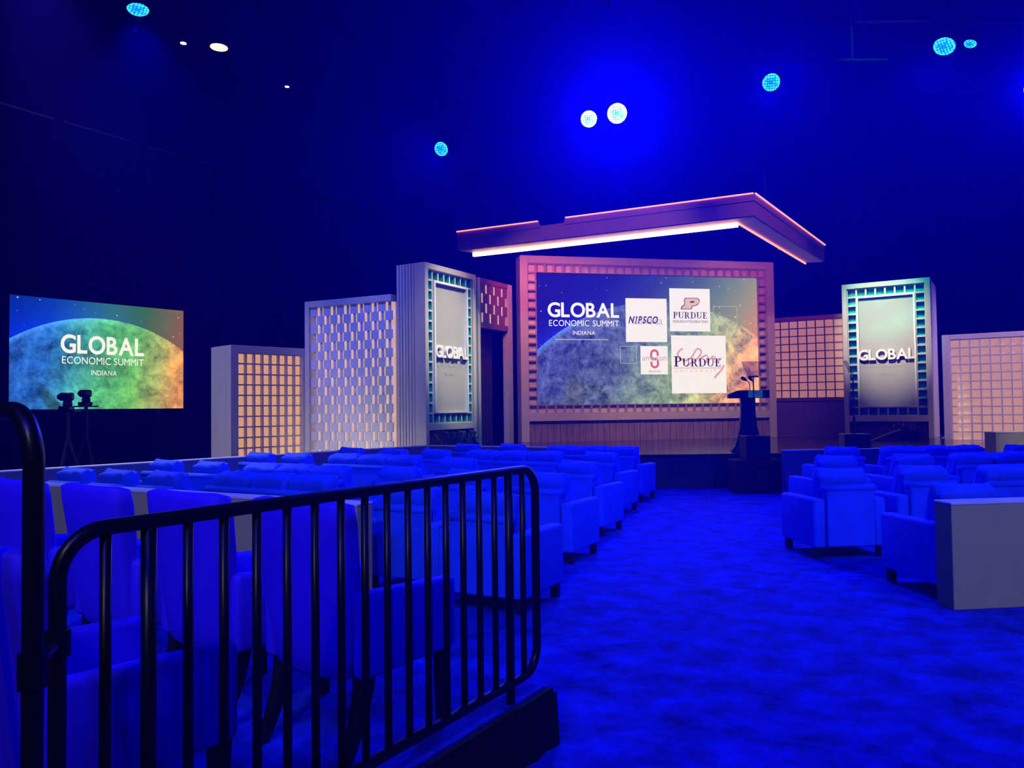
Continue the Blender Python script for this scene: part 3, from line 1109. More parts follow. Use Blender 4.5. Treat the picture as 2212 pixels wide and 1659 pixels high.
# amber grid wall right of the centre frame, over a dark opening
A, B = at(1668, 760, 22.0), at(1842, 760, 20.9)
t, L = grid_flat('amber_grid_wall', 'amber grid wall above a dark opening right of the centre screen', A, B, ZD, 4.02 - ZD,
                 0.0, L if False else (Vector((B[0] - A[0], B[1] - A[1]))).length, 1.72 - ZD, 3.9 - ZD, 9, 10, 0.03, 0.028, 'pane_amber', 'slat_dark', 'canopy_skin')
bbox_obj('header', 0, L, 0, 0.1, 1.64 - ZD, 1.72 - ZD, 'slat_dark', t)
planks(t, L * 0.47, L, 0, 1.36 - ZD, 0.08, 8, 'wood', 0.04, 0.01, 11)
bbox_obj('opening_back', 0, L, 0.13, 0.16, 0, 1.64 - ZD, 'wood_dark', t)

# peach lattice on the far right
A = at(2036, 800, 21.25)
dr = Vector((math.cos(-0.59), math.sin(-0.59)))
Bp = Vector((A[0], A[1])) + dr * 4.9
t, L = grid_flat('peach_lattice_wall', 'long pale lattice wall glowing pink and peach at far right', A, Bp, 0, 3.41,
                 0.19, 4.9, 0.05, 3.27, 20, 14, 0.13, 0.032, 'pane_peach', 'cream', 'cream')

# ------------------------------------------------------------------ canopy
ZB, ZT = 5.27, 5.60
P0 = Vector((4.8, 15.0))
PL = at(988, 510, 18.0).xy
PR = at(1780, 540, 20.0).xy
wS = 0.44
dl, dr2 = (PL - P0).normalized(), (PR - P0).normalized()
nl = Vector((dl.y, -dl.x))
nr = Vector((-dr2.y, dr2.x))
if nl.y < 0:
    nl = -nl
if nr.dot(dl) < 0:
    nr = -nr
ax = (dl + dr2)
k_ = wS / nl.dot(ax)
P1 = P0 + ax * k_
lenL, lenR = (PL - P0).length, (PR - P0).length
cp = thing('canopy', 'angled hanging canopy edged with warm and pink light strips above the stage', 'canopy')
for nm, d, n, ln in (('arm', dl, nl, lenL), ('arm', dr2, nr, lenR)):
    bm = bmesh.new()
    e0 = P0 + d * ln
    e1 = e0 + n * wS - d * 0.2
    prism(bm, [tuple(P0), tuple(e0), tuple(e1), tuple(P1)], ZB, ZT)
    fin('arm', bm, 'canopy_skin', cp)
    bm = bmesh.new()
    q = [P0 + n * 0.03 + d * 0.05, e0 + n * 0.03 - d * 0.05, e1 - n * 0.02 - d * 0.02, P1 - n * 0.02]
    prism(bm, [tuple(x) for x in q], ZB - 0.015, ZB - 0.001)
    fin('soffit', bm, 'soffit_skin', cp)


def strip(name, a, b, n, w, z0, z1, mat):
    bm = bmesh.new()
    prism(bm, [tuple(a), tuple(b), tuple(b + n * w), tuple(a + n * w)], z0, z1)
    fin(name, bm, mat, cp)


def fascia(d, n, s0, s1, cut0, cut1):
    """raised upper board with slanted ends, and the light strip along its top"""
    a, b = P0 + d * s0, P0 + d * s1
    bm = bmesh.new()
    c0, c1 = P0 + d * (s0 + cut0), P0 + d * (s1 - cut1)
    lo = [(a - n * 0.02), (b - n * 0.02)]
    hi = [(c0 - n * 0.02), (c1 - n * 0.02)]
    f = [bm.verts.new((p.x, p.y, z)) for p, z in ((lo[0], ZT - 0.04), (lo[1], ZT - 0.04), (hi[1], ZT + 0.11), (hi[0], ZT + 0.11))]
    g = [bm.verts.new((v.co.x + n.x * 0.04, v.co.y + n.y * 0.04, v.co.z)) for v in f]
    bm.faces.new(f)
    bm.faces.new(g[::-1])
    for i in range(4):
        bm.faces.new((f[(i + 1) % 4], f[i], g[i], g[(i + 1) % 4]))
    fin('fascia_board', bm, 'canopy_skin', cp)
    strip('light_strip', c0 - n * 0.045, c1 - n * 0.045, n, 0.022, ZT + 0.092, ZT + 0.115, 'led_pink')


sL = lenL
fascia(dl, nl, 0.0, sL * 0.60, 0.0, 0.06)
fascia(dl, nl, sL * 0.68, sL, 0.06, 0.0)
fascia(dr2, nr, 0.0, lenR, 0.0, 0.0)
eL = P0 + dl * lenL + nl * wS - dl * 0.2
eR = P0 + dr2 * lenR + nr * wS - dr2 * 0.2
mid = P1.lerp(eL, 0.78)
strip('light_strip', P1, mid, -nl, 0.07, ZB - 0.1, ZB - 0.016, 'led_warm')
strip('light_strip', mid + dl * 0.03, eL, -nl, 0.07, ZB - 0.1, ZB - 0.016, 'led_warm')
strip('light_strip', P1, eR, -nr, 0.03, ZB - 0.05, ZB - 0.016, 'led_pink')
for p in (P0 + dl * 1.5 + nl * .2, P0 + dl * 5.5 + nl * .2, P0 + dr2 * 1.5 + nr * .2, P0 + dr2 * 5 + nr * .2):
    bm = bmesh.new()
    tube(bm, [(p.x, p.y, ZT), (p.x, p.y, 12.0)], 0.006, 6)
    fin('hanging_cable', bm, 'black', cp)

for (sd, nn, s0, tgt, pw) in ((dl, nl, 5.3, (0.7, 20.0, 4.2), 240), (dl, nl, 2.0, (3.6, 20.5, 4.9), 220), (dr2, nr, 3.6, (7.0, 21.3, 4.5), 150)):
    q = P0 + sd * s0 + nn * (wS + 0.06)
    bm = bmesh.new()
    tube(bm, [(q.x, q.y, ZB - 0.02), (q.x, q.y, ZB + 0.08)], 0.04, 12)
    fin('downlight_can', bm, 'black', cp)
    o = spot('rose_beam', (q.x, q.y, ZB - 0.05), tgt, pw * 0.8, (1.0, 0.17, 0.24), 95, 0.8, 0.04)

# ------------------------------------------------------------------ side screen
A, B = at(22, 760, 16.7), at(396, 780, 19.8)
lsn, L = line_thing('side_screen', 'side screen at far left showing a green and blue globe with title', 'screen', A, B, 0)
zb = at(22, 885, 16.7).z
zt_ = at(22, 636, 16.7).z
SW2, SH2 = L, zt_ - zb
screen_material('screen_side', SW2, SH2, (1348., 830., 650., 1325., 1201.),
                [(0.0, (0.004, 0.05, 0.42)), (0.18, (0.008, 0.09, 0.5)), (0.34, (0.03, 0.22, 0.3)), (0.5, (0.06, 0.33, 0.12)),
                 (0.7, (0.09, 0.3, 0.05)), (0.86, (0.3, 0.28, 0.06)), (1.0, (0.62, 0.2, 0.03))], 0.1,
                (0.16, 1.25, (0.0, 0.004, 0.6), (0.07, 0.2, 0.12)), 0.9, 1.15,
                ((0.16, 0.84, 0.24, 1.0, 0.03),), 0.42)
bm = bmesh.new()
box(bm, 0, SW2, 0, 0.06, zb, zt_)
for v in bm.verts:
    v.co.z -= zb
fin('display', bm, 'screen_side', lsn, (0, 0, zb))
for s in (0.15, 0.85):
    bbox_obj('stand_leg', SW2 * s - 0.04, SW2 * s + 0.04, 0.08, 0.16, 0, zt_ - 0.1, 'black', lsn)
    bbox_obj('stand_foot', SW2 * s - 0.05, SW2 * s + 0.05, -0.4, 0.6, 0, 0.06, 'black', lsn)
bbox_obj('stand_bar', 0.1, SW2 - 0.1, 0.065, 0.08, zb + 0.3, zb + 0.38, 'black', lsn)


def s2(px, py):
    u = (px - 80) / 1348.
    top, bot = 128 + (265 - 128) * u, 1033 + (1020 - 1033) * u
    t = u * 16.7 / (19.8 - u * 3.1)
    return t * SW2, zb + (1 - (py - top) / (bot - top)) * SH2


for s_, x0, x1, yb, yt, off in (('GLOBAL', 472, 1120, 598, 462, 0.024), ('ECONOMIC SUMMIT', 484, 1118, 682, 628, 0.0), ('INDIANA', 712, 910, 766, 728, 0.0)):
    # perspective widening across the screen is left to the camera
    a, b, c = s2(x0, yb), s2(x1, yb), s2((x0 + x1) / 2, yt)
    m_ = s2((x0 + x1) / 2, yb)
    text_obj('lettering', s_, b[0] - a[0], c[1] - m_[1], 'graphic_text', lsn, (a[0] + b[0]) / 2, m_[1], -0.004, offset=off, gap=0.06 if off else 0.12, word=0.24)


# ------------------------------------------------------------------ half walls around the seating
def half_wall(label, p0, p1, h, thick, side=1, mat='wall_beige'):
    d = Vector((p1[0] - p0[0], p1[1] - p0[1]))
    L = d.length
    t = thing('half_wall', label, 'half wall', (p0[0], p0[1], 0), math.atan2(d.y, d.x))
    y0, y1 = (0, thick) if side > 0 else (-thick, 0)
    bbox_obj('body', 0.004, L - 0.004, y0 + 0.004, y1 - 0.004, 0, h - 0.02, mat, t, 0.004, 1)
    bbox_obj('cap', 0, L, y0, y1, h - 0.02, h, 'lip_white', t, 0.004, 1)  # paler cap, light along the top edge put into its colour
    return t


WN0 = on_z(771, 1089, 0.8)
WN1 = on_z(0, 1041, 0.8)
dN = (WN1 - WN0).normalized()
WN2 = WN1 + dN * 1.6
half_wall('pale half wall behind the four chairs on the platform', (WN2.x, WN2.y), (WN0.x, WN0.y), 0.8, 0.2)
CL = (-1.75, 15.75)
half_wall('long dark half wall with bright top edge along far left of the seats', (-8.0, 8.6), CL, 0.8, 0.15, mat='wall_blue_lit')
half_wall('dark half wall in front of the stage beyond the left seats', (CL[0] + 0.02, CL[1] + 0.0), (2.2, 13.72), 0.8, 0.15, mat='wall_blue_lit')
half_wall('blue lit half wall in front of the stage beyond the right seats', (4.62, 13.12), (7.62, 13.42), 0.77, 0.13, mat='wall_blue_lit')
NR = on_z(2061, 1319, 0.0)
half_wall('grey half wall end standing on the carpet at right foreground', (NR.x, NR.y), (NR.x + 2.6 * math.cos(0.12), NR.y + 2.6 * math.sin(0.12)), 0.8, 0.2)
half_wall('short beige half wall beside the peach lattice at far right', at(2151, 940, 14.0).xy, (at(2151, 940, 14.0).x + 3.0, 14.5), 1.0, 0.28)


# ------------------------------------------------------------------ lounge seating
def seat_kind(name, width, n):
    """armchair (n=1) or sofa (n=3); faces +y, origin at floor centre"""
    r = thing(name, None, None)
    hw, hd = width / 2, 0.38
    aw = 0.13
    in_w = width - 2 * aw
    bbox_obj('base', -hw + 0.02, hw - 0.02, -hd + 0.05, hd - 0.03, 0.115, 0.30, 'velvet', r, 0.015, 2)
    for s in (-1, 1):
        x0, x1 = (hw - aw, hw) if s > 0 else (-hw, -hw + aw)
        bm = bmesh.new()
        box(bm, x0, x1, -hd + 0.02, hd, 0.11, 0.60)
        for v in bm.verts:       # arm tops fall very slightly to the front
            if v.co.z > 0.5 and v.co.y > 0:
                v.co.z -= 0.01
        bmesh.ops.bevel(bm, geom=list(bm.edges), offset=0.028, segments=3, affect='EDGES', profile=0.5)
        fin('arm', bm, 'velvet', r, smooth=True)
    bm = bmesh.new()
    box(bm, -hw + aw + 0.004, hw - aw - 0.004, -hd, -hd + 0.13, 0.12, 0.685)
    bmesh.ops.bevel(bm, geom=list(bm.edges), offset=0.015, segments=2, affect='EDGES', profile=0.5)
    fin('back_panel', bm, 'velvet', r)
    bm = bmesh.new()
    pth = [(-hw + aw - 0.01, -hd + 0.045, 0.70), (hw - aw + 0.01, -hd + 0.045, 0.70)]
    tube(bm, pth, 0.04, 10)
    for v in bm.verts:
        v.co.y = -hd + 0.045 + (v.co.y + hd - 0.045) * 1.4
    fin('top_roll', bm, 'velvet', r, smooth=True)
    cw = in_w / n
    for i in range(n):
        cx = -in_w / 2 + (i + 0.5) * cw
        bm = cushion_bm(cw - 0.01, 0.56, 0.17, 0.05, 6, 0.06, 0.006, i)
        fin('seat_cushion', bm, 'velvet', r, (cx, 0.1, 0.375), smooth=True)
        bm = cushion_bm(cw + 0.01, 0.20, 0.47, 0.05, 13, 0.05, 0.035, i + 7 * n)
        fin('back_cushion', bm, 'velvet', r, (cx, -0.135, 0.635), (math.radians(17), 0, 0), smooth=True)
    for sx in (-1, 1):
        for sy in (-1, 1):
            bbox_obj('leg', sx * (hw - 0.05) - 0.03, sx * (hw - 0.05) + 0.03, sy * (hd - 0.08) - 0.03, sy * (hd - 0.08) + 0.03, 0, 0.11, 'leg_dark', r)
    return r


protos = {'armchair': seat_kind('armchair', 0.77, 1), 'sofa': seat_kind('sofa', 1.9, 3)}
used = set()
SEATS = []


def place_seat(kind, px, py, rz, label, group, z=0.71, back=0.38, nudge=(0, 0)):
    p = on_z(px, py, z)
    q = Matrix.Rotation(rz, 3, 'Z') @ Vector((0, back, 0))
    loc = Vector((p.x + q.x + nudge[0], p.y + q.y + nudge[1], 0))
    o = protos[kind] if kind not in used else clone(protos[kind])
    used.add(kind)
    o.location = loc
    o.rotation_euler = (0, 0, rz)
    tag(o, label, kind, group)
    SEATS.append((kind, loc, rz, label))
    return o


LR = math.radians(-28)
RR = math.radians(6)
rows = [
    ('row nearest the railing', [('armchair', 1030, 1119), ('armchair', 862, 1098), ('sofa', 560, 1062, ), ('armchair', 362, 1058), ('armchair', 243, 1052), ('armchair', 140, 1046)]),
    ('second row from the railing', [('armchair', 1157, 1061), ('armchair', 990, 1053), ('armchair', 842, 1044), ('sofa', 614, 1037), ('armchair', 428, 1028), ('armchair', 331, 1023)]),
    ('third row from the railing', [('armchair', 1236, 1029), ('armchair', 973, 1019), ('sofa', 790, 1009), ('armchair', 629, 1006), ('armchair', 543, 1003)]),
    ('fourth row from the railing', [('armchair', 1287, 1004), ('sofa', 1095, 1000), ('armchair', 926, 995), ('armchair', 834, 993), ('armchair', 742, 990)]),
    ('front row by the stage', [('sofa', 1268, 987), ('armchair', 1095, 981), ('armchair', 997, 980)]),
]


def lay_rows(rows_, rz, side):
    """seats of each row spaced outward from the aisle so none touch"""
    out_d = Matrix.Rotation(rz, 3, 'Z') @ Vector((-1 if side == 'left' else 1, 0, 0))
    fw = Matrix.Rotation(rz, 3, 'Z') @ Vector((0, 1, 0))
    for rn, items in rows_:
        last = None
        for i, (k, px, py) in enumerate(items):
            o = place_seat(k, px, py, rz, 'blue %s, %s seat from the aisle in the %s block %s' % (k, ordinal(i), side, rn),
                           'blue lounge seats of the %s block' % side)
            half = 0.385 if k == 'armchair' else 0.95
            s_ = o.location.dot(out_d)
            if last is not None and s_ - half < last + 0.03:
                o.location += out_d * (last + 0.03 - (s_ - half))
                s_ = o.location.dot(out_d)
            last = s_ + half


rrows = [
    ('nearest row', [('armchair', 2118, 1098)]),
    ('second row', [('armchair', 1838, 1053), ('armchair', 2017, 1045), ('sofa', 2262, 1043)]),
    ('third row', [('armchair', 1824, 1016), ('armchair', 1993, 1012), ('sofa', 2205, 1007)]),
    ('front row', [('armchair', 1834, 991), ('sofa', 2031, 989), ('armchair', 2225, 987)]),
]
lay_rows(rows, LR, 'left')
lay_rows(rrows, RR, 'right')

# ------------------------------------------------------------------ platform, tier and railings
ZR = 0.25
c0 = on_z(1169, 1590, 0.0)
RB = Vector((0.10, 3.58))
RA = Vector((-1.056, 1.79))
rd = (RB - RA).normalized()
out = Vector((rd.y, -rd.x))
rowd = Vector((-0.88, 0.475))
E1 = RB + out * 0.05 + rd * 0.06
E0 = E1 - rd * 4.2
pl = thing('seating_platform', 'low black platform carrying the dining chairs behind the railing', 'platform')
bm = bmesh.new()
prism(bm, [tuple(E0), tuple(E1), tuple(E1 + rowd * 5.2), tuple(E0 + rowd * 5.2)], 0.0, ZR)
fin('platform_body', bm, 'black_cloth', pl)
bm = bmesh.new()
i0, i1 = E0 - out * 0.03, E1 - out * 0.03 - rd * 0.03
prism(bm, [tuple(i0), tuple(i1), tuple(i1 + rowd * 5.1), tuple(i0 + rowd * 5.1)], ZR, ZR + 0.012)
fin('carpet_top', bm, 'carpet', pl)
# pleated black skirt along the aisle side
bm = bmesh.new()
n = 90
rows_ = []
for z in (0.0, ZR - 0.01):
    rows_.append([])
    for i in range(n + 1):
        q = E0.lerp(E1, i / n) + out * (0.012 + 0.008 * math.sin(i * 1.7) + (0.012 if z == 0 else 0))
        rows_[-1].append(bm.verts.new((q.x, q.y, z)))
for i in range(n):
    bm.faces.new((rows_[0][i], rows_[0][i + 1], rows_[1][i + 1], rows_[1][i]))
fin('skirt', bm, 'black_cloth', pl, smooth=True)
# higher tier behind it
PT = Vector((-0.97, 1.56))
T0 = PT + Vector((0.02, -0.05))
pl2 = thing('rear_platform', 'higher black platform under the tall railing at left edge', 'platform')
bm = bmesh.new()
fdir = Vector((-0.80, 0.60))
bdir = Vector((-0.60, -0.80))
prism(bm, [tuple(T0), tuple(T0 + fdir * 3), tuple(T0 + fdir * 3 + bdir * 2), tuple(T0 + bdir * 2)], 0.262, 0.52)
fin('platform_body', bm, 'black_cloth', pl2)


def railing(label, A, B, z0, z1, r, nb, thick):
    """loop of pipe with round corners, balusters between; A, B are the end post positions"""
    t = thing('railing', label, 'railing', (A.x, A.y, 0))
    d = (B - A)
    L = d.length
    d.normalize()
    rc = 0.11

    def P(s, z):
        return Vector((d.x * s, d.y * s, z))
    pth = []
    for (cs, cz, a0) in ((L - rc, z1 - rc, 90), (L - rc, z0 + rc, 0), (rc, z0 + rc, -90), (rc, z1 - rc, 180)):
        for k in range(9):
            a = math.radians(a0 - 90 * k / 8)
            pth.append(P(cs + rc * math.cos(a), cz + rc * math.sin(a)))
    bm = bmesh.new()
    tube(bm, pth, r, 14, closed=True)
    fin('pipe_loop', bm, 'rail_paint', t, smooth=True)
    for i in range(1, nb):
        s = L * i / nb
        big = i in thick
        bm = bmesh.new()
        tube(bm, [P(s, (ZR + 0.012 if z0 < 0.45 else 0.52) if big else z0), P(s, z1 - 0.004)], r * 0.98 if big else 0.0135, 12)
        fin('support_post' if big else 'baluster', bm, 'rail_paint', t, smooth=True)
    return t


railing('black pipe railing with upright bars along the platform in the foreground', RA, RB, 0.345, 1.27, 0.0195, 19, (2, 17))
nearB = PT + fdir * 2.2
r2 = railing('taller black railing cut off by the left edge', nearB, PT, 0.6, 1.556, 0.0198, 6, (3,))
for p in list(r2.children):
    if p.name.startswith('baluster') and False:
        pass
cl = thing('rail_clamp', 'small dark clamp joining the two railings at left', 'clamp', (0, 0, 0))
bm = bmesh.new()
tube(bm, [(PT.x, PT.y, 1.035), (RA.x, RA.y, 1.02)], 0.012, 8)
fin('clamp_bar', bm, 'rail_paint', cl)
bm = bmesh.new()
tube(bm, [(RA.x, RA.y, 0.99), (RA.x, RA.y, 1.05)], 0.028, 10)
fin('collar', bm, 'rail_paint', cl)
bm = bmesh.new()
tube(bm, [(PT.x, PT.y, 1.0), (PT.x, PT.y, 1.07)], 0.028, 10)
fin('collar', bm, 'rail_paint', cl)


# ------------------------------------------------------------------ upholstered dining chairs on the platform
def dining_chair():
    r = thing('dining_chair', None, None)

    def tp(p):     # back widens upward and leans backward
        f = (p.z + 0.32) / 0.64
        return Vector((p.x * (0.86 + 0.2 * f), p.y - 0.09 * f - 0.03 * (p.x / 0.25) ** 2 * -1, p.z - 0.018 * (p.x / 0.25) ** 2 * f * -1))
    bm = cushion_bm(0.5, 0.1, 0.64, 0.035, 7, 0.05, 0.0, 0, tp)
    fin('backrest', bm, 'velvet_blue_lit', r, (0, -0.24, 0.62), smooth=True)
    bm = cushion_bm(0.46, 0.5, 0.17, 0.04, 5, 0.05)
    fin('seat', bm, 'velvet_blue_lit', r, (0, 0.02, 0.385), smooth=True)
    for s in (-1, 1):
        bm = bmesh.new()
        box(bm, s * 0.25 - 0.035, s * 0.25 + 0.035, -0.26, 0.27, 0.31, 0.63)
        for v in bm.verts:
            if v.co.y > 0 and v.co.z > 0.5:
                v.co.z -= 0.03
        bmesh.ops.bevel(bm, geom=list(bm.edges), offset=0.028, segments=3, affect='EDGES', profile=0.5)
        fin('arm', bm, 'velvet_blue_lit', r, smooth=True)
        for sy in (-1, 1):
            bm = bmesh.new()
            x, y = s * 0.225, (0.235 if sy > 0 else -0.2)
            lean = 0.0 if sy > 0 else -0.11
            n = 5
            prev = None
            for k in range(n + 1):
                f = k / n
                w = 0.019 + 0.008 * f if sy > 0 else 0.018 + 0.012 * f
                yy = y + lean * (1 - f) ** 1.6
                ring_ = [bm.verts.new((x + a * w, yy + b * w, 0.32 * f)) for a, b in ((-1, -1), (1, -1), (1, 1), (-1, 1))]
                if prev:
                    for q in range(4):
                        bm.faces.new((prev[q], prev[(q + 1) % 4], ring_[(q + 1) % 4], ring_[q]))
                else:
                    bm.faces.new(ring_[::-1])
                prev = ring_
            bm.faces.new(prev)
            fin('leg', bm, 'leg_dark', r)
    return r


dc = dining_chair()
CR = math.radians(-35)
fwd = Vector((math.sin(-CR), math.cos(CR)))
rgt = Vector((math.cos(CR), math.sin(CR)))
foot = Vector((-0.617, 2.76))
base = foot - rgt * 0.225 + fwd * 0.31
lab = ['nearest the railing end', 'second from the railing end', 'third from the railing end', 'fourth from the railing end, at left edge']
for i in range(4):
    o = dc if i == 0 else clone(dc)
    p = base + Vector((-0.57, 0.335)) * i
    o.location = (p.x, p.y, ZR + 0.012)
    o.rotation_euler = (0, 0, CR)
    tag(o, 'violet blue lit dining chair in the platform row, ' + lab[i], 'chair', 'dining chairs on the platform')
o = clone(dc)
o.location = (-1.21, 2.27, ZR + 0.012)
o.rotation_euler = (0, 0, CR)
tag(o, 'closest dining chair, its arm showing low through the railing bars', 'chair', 'dining chairs on the platform')

# ------------------------------------------------------------------ lectern
LP = at(1617, 976, 15.0)
lt = thing('lectern', 'dark lectern with flared foot and two microphones on the stage', 'lectern', (LP.x, LP.y, ZD), math.radians(-12))
bm = bmesh.new()
bx = [(-0.37, 1.06), (-0.37, 1.11), (-0.18, 1.19), (0.39, 1.19), (0.39, 1.04), (-0.37, 1.04)]
plate(bm, [(-0.37, 1.04), (0.39, 1.04), (0.39, 1.19), (-0.18, 1.19), (-0.37, 1.12)], -0.22, 0.22)
fin('top_slab', bm, 'black', lt)
bm = bmesh.new()
prev = None
for z, w, dpt in ((0.0, 0.34, 0.26), (0.03, 0.33, 0.25), (0.12, 0.26, 0.21), (0.3, 0.2, 0.17), (0.5, 0.155, 0.15), (0.75, 0.135, 0.14), (1.04, 0.135, 0.14)):
    rg = [bm.verts.new((x * w, y * dpt, z)) for x, y in ((-1, -1), (1, -1), (1, 1), (-1, 1))]
    if prev:
        for q in range(4):
            bm.faces.new((prev[q], prev[(q + 1) % 4], rg[(q + 1) % 4], rg[q]))
    else:
        bm.faces.new(rg[::-1])
    prev = rg
bm.faces.new(prev)
fin('column', bm, 'wood_dark', lt)
sg = bbox_obj('front_sign', 0.0, 0.26, -0.235, -0.221, 1.05, 1.18, 'graphic_teal', lt)
text_obj('lettering', 'GLOBAL', 0.23, 0.05, 'letter_white', sg, 0.13, 1.11, -0.238, offset=0.02)
text_obj('lettering', 'ECONOMIC SUMMIT', 0.23, 0.02, 'letter_faint', sg, 0.13, 1.08, -0.238)
for x, dx in ((0.05, -0.09), (0.12, -0.05)):
    bm = bmesh.new()
    tube(bm, [(x, 0, 1.19), (x, 0, 1.3), (x + dx * 0.3, -0.02, 1.36), (x + dx, -0.08, 1.40)], 0.008, 8)
    mg = fin('gooseneck', bm, 'black', lt, smooth=True)
    bm = bmesh.new()
    tube(bm, [(x + dx * 0.8, -0.07, 1.385), (x + dx * 1.2, -0.1, 1.41), (x + dx * 1.8, -0.14, 1.435)], [0.018, 0.034, 0.03], 10)
    fin('microphone', bm, 'black', mg, smooth=True)


# ------------------------------------------------------------------ speech prompters
def prompter(label, px, d, rz, w):
    p = at(px, 950, d)
    t = thing('speech_prompter', label, 'prompter', (p.x, p.y, 0), rz)
    bbox_obj('draped_base', -0.42, 0.42, -0.3, 0.3, 0, 0.58, 'black_cloth', t, 0.03, 2)
    bbox_obj('monitor_box', -w, w, -0.22, 0.22, 0.58, 1.0, 'black', t, 0.01, 1)
    bm = bmesh.new()
    tube(bm, [(0, 0, 1.0), (0, 0, 1.3)], 0.025, 8)
    tube(bm, [(0, 0, 1.3), (0, 0, 2.05)], 0.012, 8)
    fin('pole', bm, 'black', t)
    bm = bmesh.new()
    box(bm, -0.09, 0.09, -0.02, 0.02, 2.04, 2.07)
    fin('clamp', bm, 'black', t)
    bm = bmesh.new()
    pts = [(-0.11, 0), (0.15, 0), (0.16, 0.3), (-0.17, 0.3)]
    plate(bm, pts, -0.004, 0.004)
    fin('glass_plate', bm, 'prompter_glass', t, (0, 0, 2.07), (math.radians(-28), 0, 0))
    return t


prompter('black speech prompter in front of the lectern', 1630, 13.75, 0.0, 0.21)
prompter('black speech prompter before the teal tower', 1846, 14.05, math.radians(78), 0.26)


# ------------------------------------------------------------------ robotic cameras on stands
def ptz(label, px, d, ztop, turn, rz):
    p = at(px, 880, d)
    t = thing('camera_on_stand', label, 'camera', (p.x, p.y, 0), rz)
    t.scale = (1.18, 1.18, 1.18)
    ztop /= 1.18
    zb = ztop - 0.235
    for k in range(3):
        a = k * 2 * PI / 3 + 0.4
        bm = bmesh.new()
        tube(bm, [(0, 0, 1.0), (0.3 * math.cos(a), 0.3 * math.sin(a), 0.0)], 0.018, 8)
        fin('leg', bm, 'black', t)
    bm = bmesh.new()
    tube(bm, [(0, 0, 0.9), (0, 0, zb - 0.02)], 0.025, 8)
    fin('column', bm, 'black', t)
    bbox_obj('plate', -0.14, 0.14, -0.09, 0.09, zb - 0.02, zb, 'black', t)
    bbox_obj('base', -0.09, 0.06, -0.07, 0.07, zb, zb + 0.055, 'black_gloss', t, 0.015, 2)
    bm = bmesh.new()
    lathe(bm, [(0.055, zb + 0.055), (0.06, zb + 0.08), (0.05, zb + 0.13)], 16)
    fin('turntable', bm, 'black_gloss', t, smooth=True)
    bm = bmesh.new()
    box(bm, -0.1, 0.07, -0.055, 0.055, zb + 0.125, zb + 0.235)
    bmesh.ops.bevel(bm, geom=list(bm.edges), offset=0.03, segments=3, affect='EDGES', profile=0.5)
    hd = fin('head', bm, 'black_gloss', t, smooth=True)
    bm = bmesh.new()
    tube(bm, [(-0.1, 0, zb + 0.18), (-0.125, 0, zb + 0.18)], 0.035, 12)
    fin('lens', bm, 'black_gloss', hd)
    return t


ptz('black robotic camera with sideways head in front of the side screen', 146, 12.0, at(146, 848, 12.0).z, 0, 0.0)
ptz('black robotic camera with upright head in front of the side screen', 186, 13.4, at(186, 842, 13.4).z, 1, 1.3)


# ------------------------------------------------------------------ ferns by the towers
def fern(label, px, py, d, seed, w):
    p = at(px, py, d)
    t = thing('fern_plant', label, 'plant', (p.x, p.y, ZD), 0.3)
    bm = bmesh.new()
    prism(bm, [(-w, -0.09), (w, -0.09), (w, 0.09), (-w, 0.09)], 0.0, 0.12)
    fin('planter', bm, 'black', t)
    rnd = random.Random(seed)
    bm = bmesh.new()
    for i in range(int(26 * w / 0.3)):
        x = rnd.uniform(-w, w) * 0.9
        a = rnd.uniform(0, 2 * PI)
        ln, up = rnd.uniform(0.14, 0.26), rnd.uniform(0.12, 0.3)
        prev = None
        for k in range(7):
            f = k / 6
            c = Vector((x + math.cos(a) * ln * f, math.sin(a) * ln * f * 0.6, 0.1 + up * math.sin(f * 2.2) / 0.95))
            sd = Vector((-math.sin(a), math.cos(a), 0)) * (0.045 * math.sin(PI * min(1, f * 0.9 + 0.1)) * (1.0 if k % 2 else 0.45) + 0.004)
            cur = (bm.verts.new(c - sd), bm.verts.new(c + sd))
            if prev:
                bm.faces.new((prev[0], prev[1], cur[1], cur[0]))
            prev = cur
    fin('fronds', bm, 'leaf', t)
    return t


fern('dark fern planted at the foot of the left banner tower', 972, 955, 17.0, 2, 0.3)
fern('leafy plant beside the fern under the left banner tower', 1012, 955, 17.7, 5, 0.22)
fern('dark fern at the foot of the teal lit tower', 1958, 955, 19.0, 8, 0.35)
rp_ = at(1912, 955, 18.6)
t = thing('sloped_board', 'pale sloped board edge leaning beside the fern near the teal tower', 'board', (rp_.x, rp_.y, ZD), -0.3)
bm = bmesh.new()
plate(bm, [(-0.35, 0.0), (-0.3, 0.0), (0.33, 0.25), (0.33, 0.29)], -0.03, 0.03)
fin('edge_board', bm, 'cream', t)
bm = bmesh.new()
plate(bm, [(-0.25, 0.0), (0.33, 0.0), (0.33, 0.24)], -0.02, 0.02)
fin('side_board', bm, 'wood_dark', t)


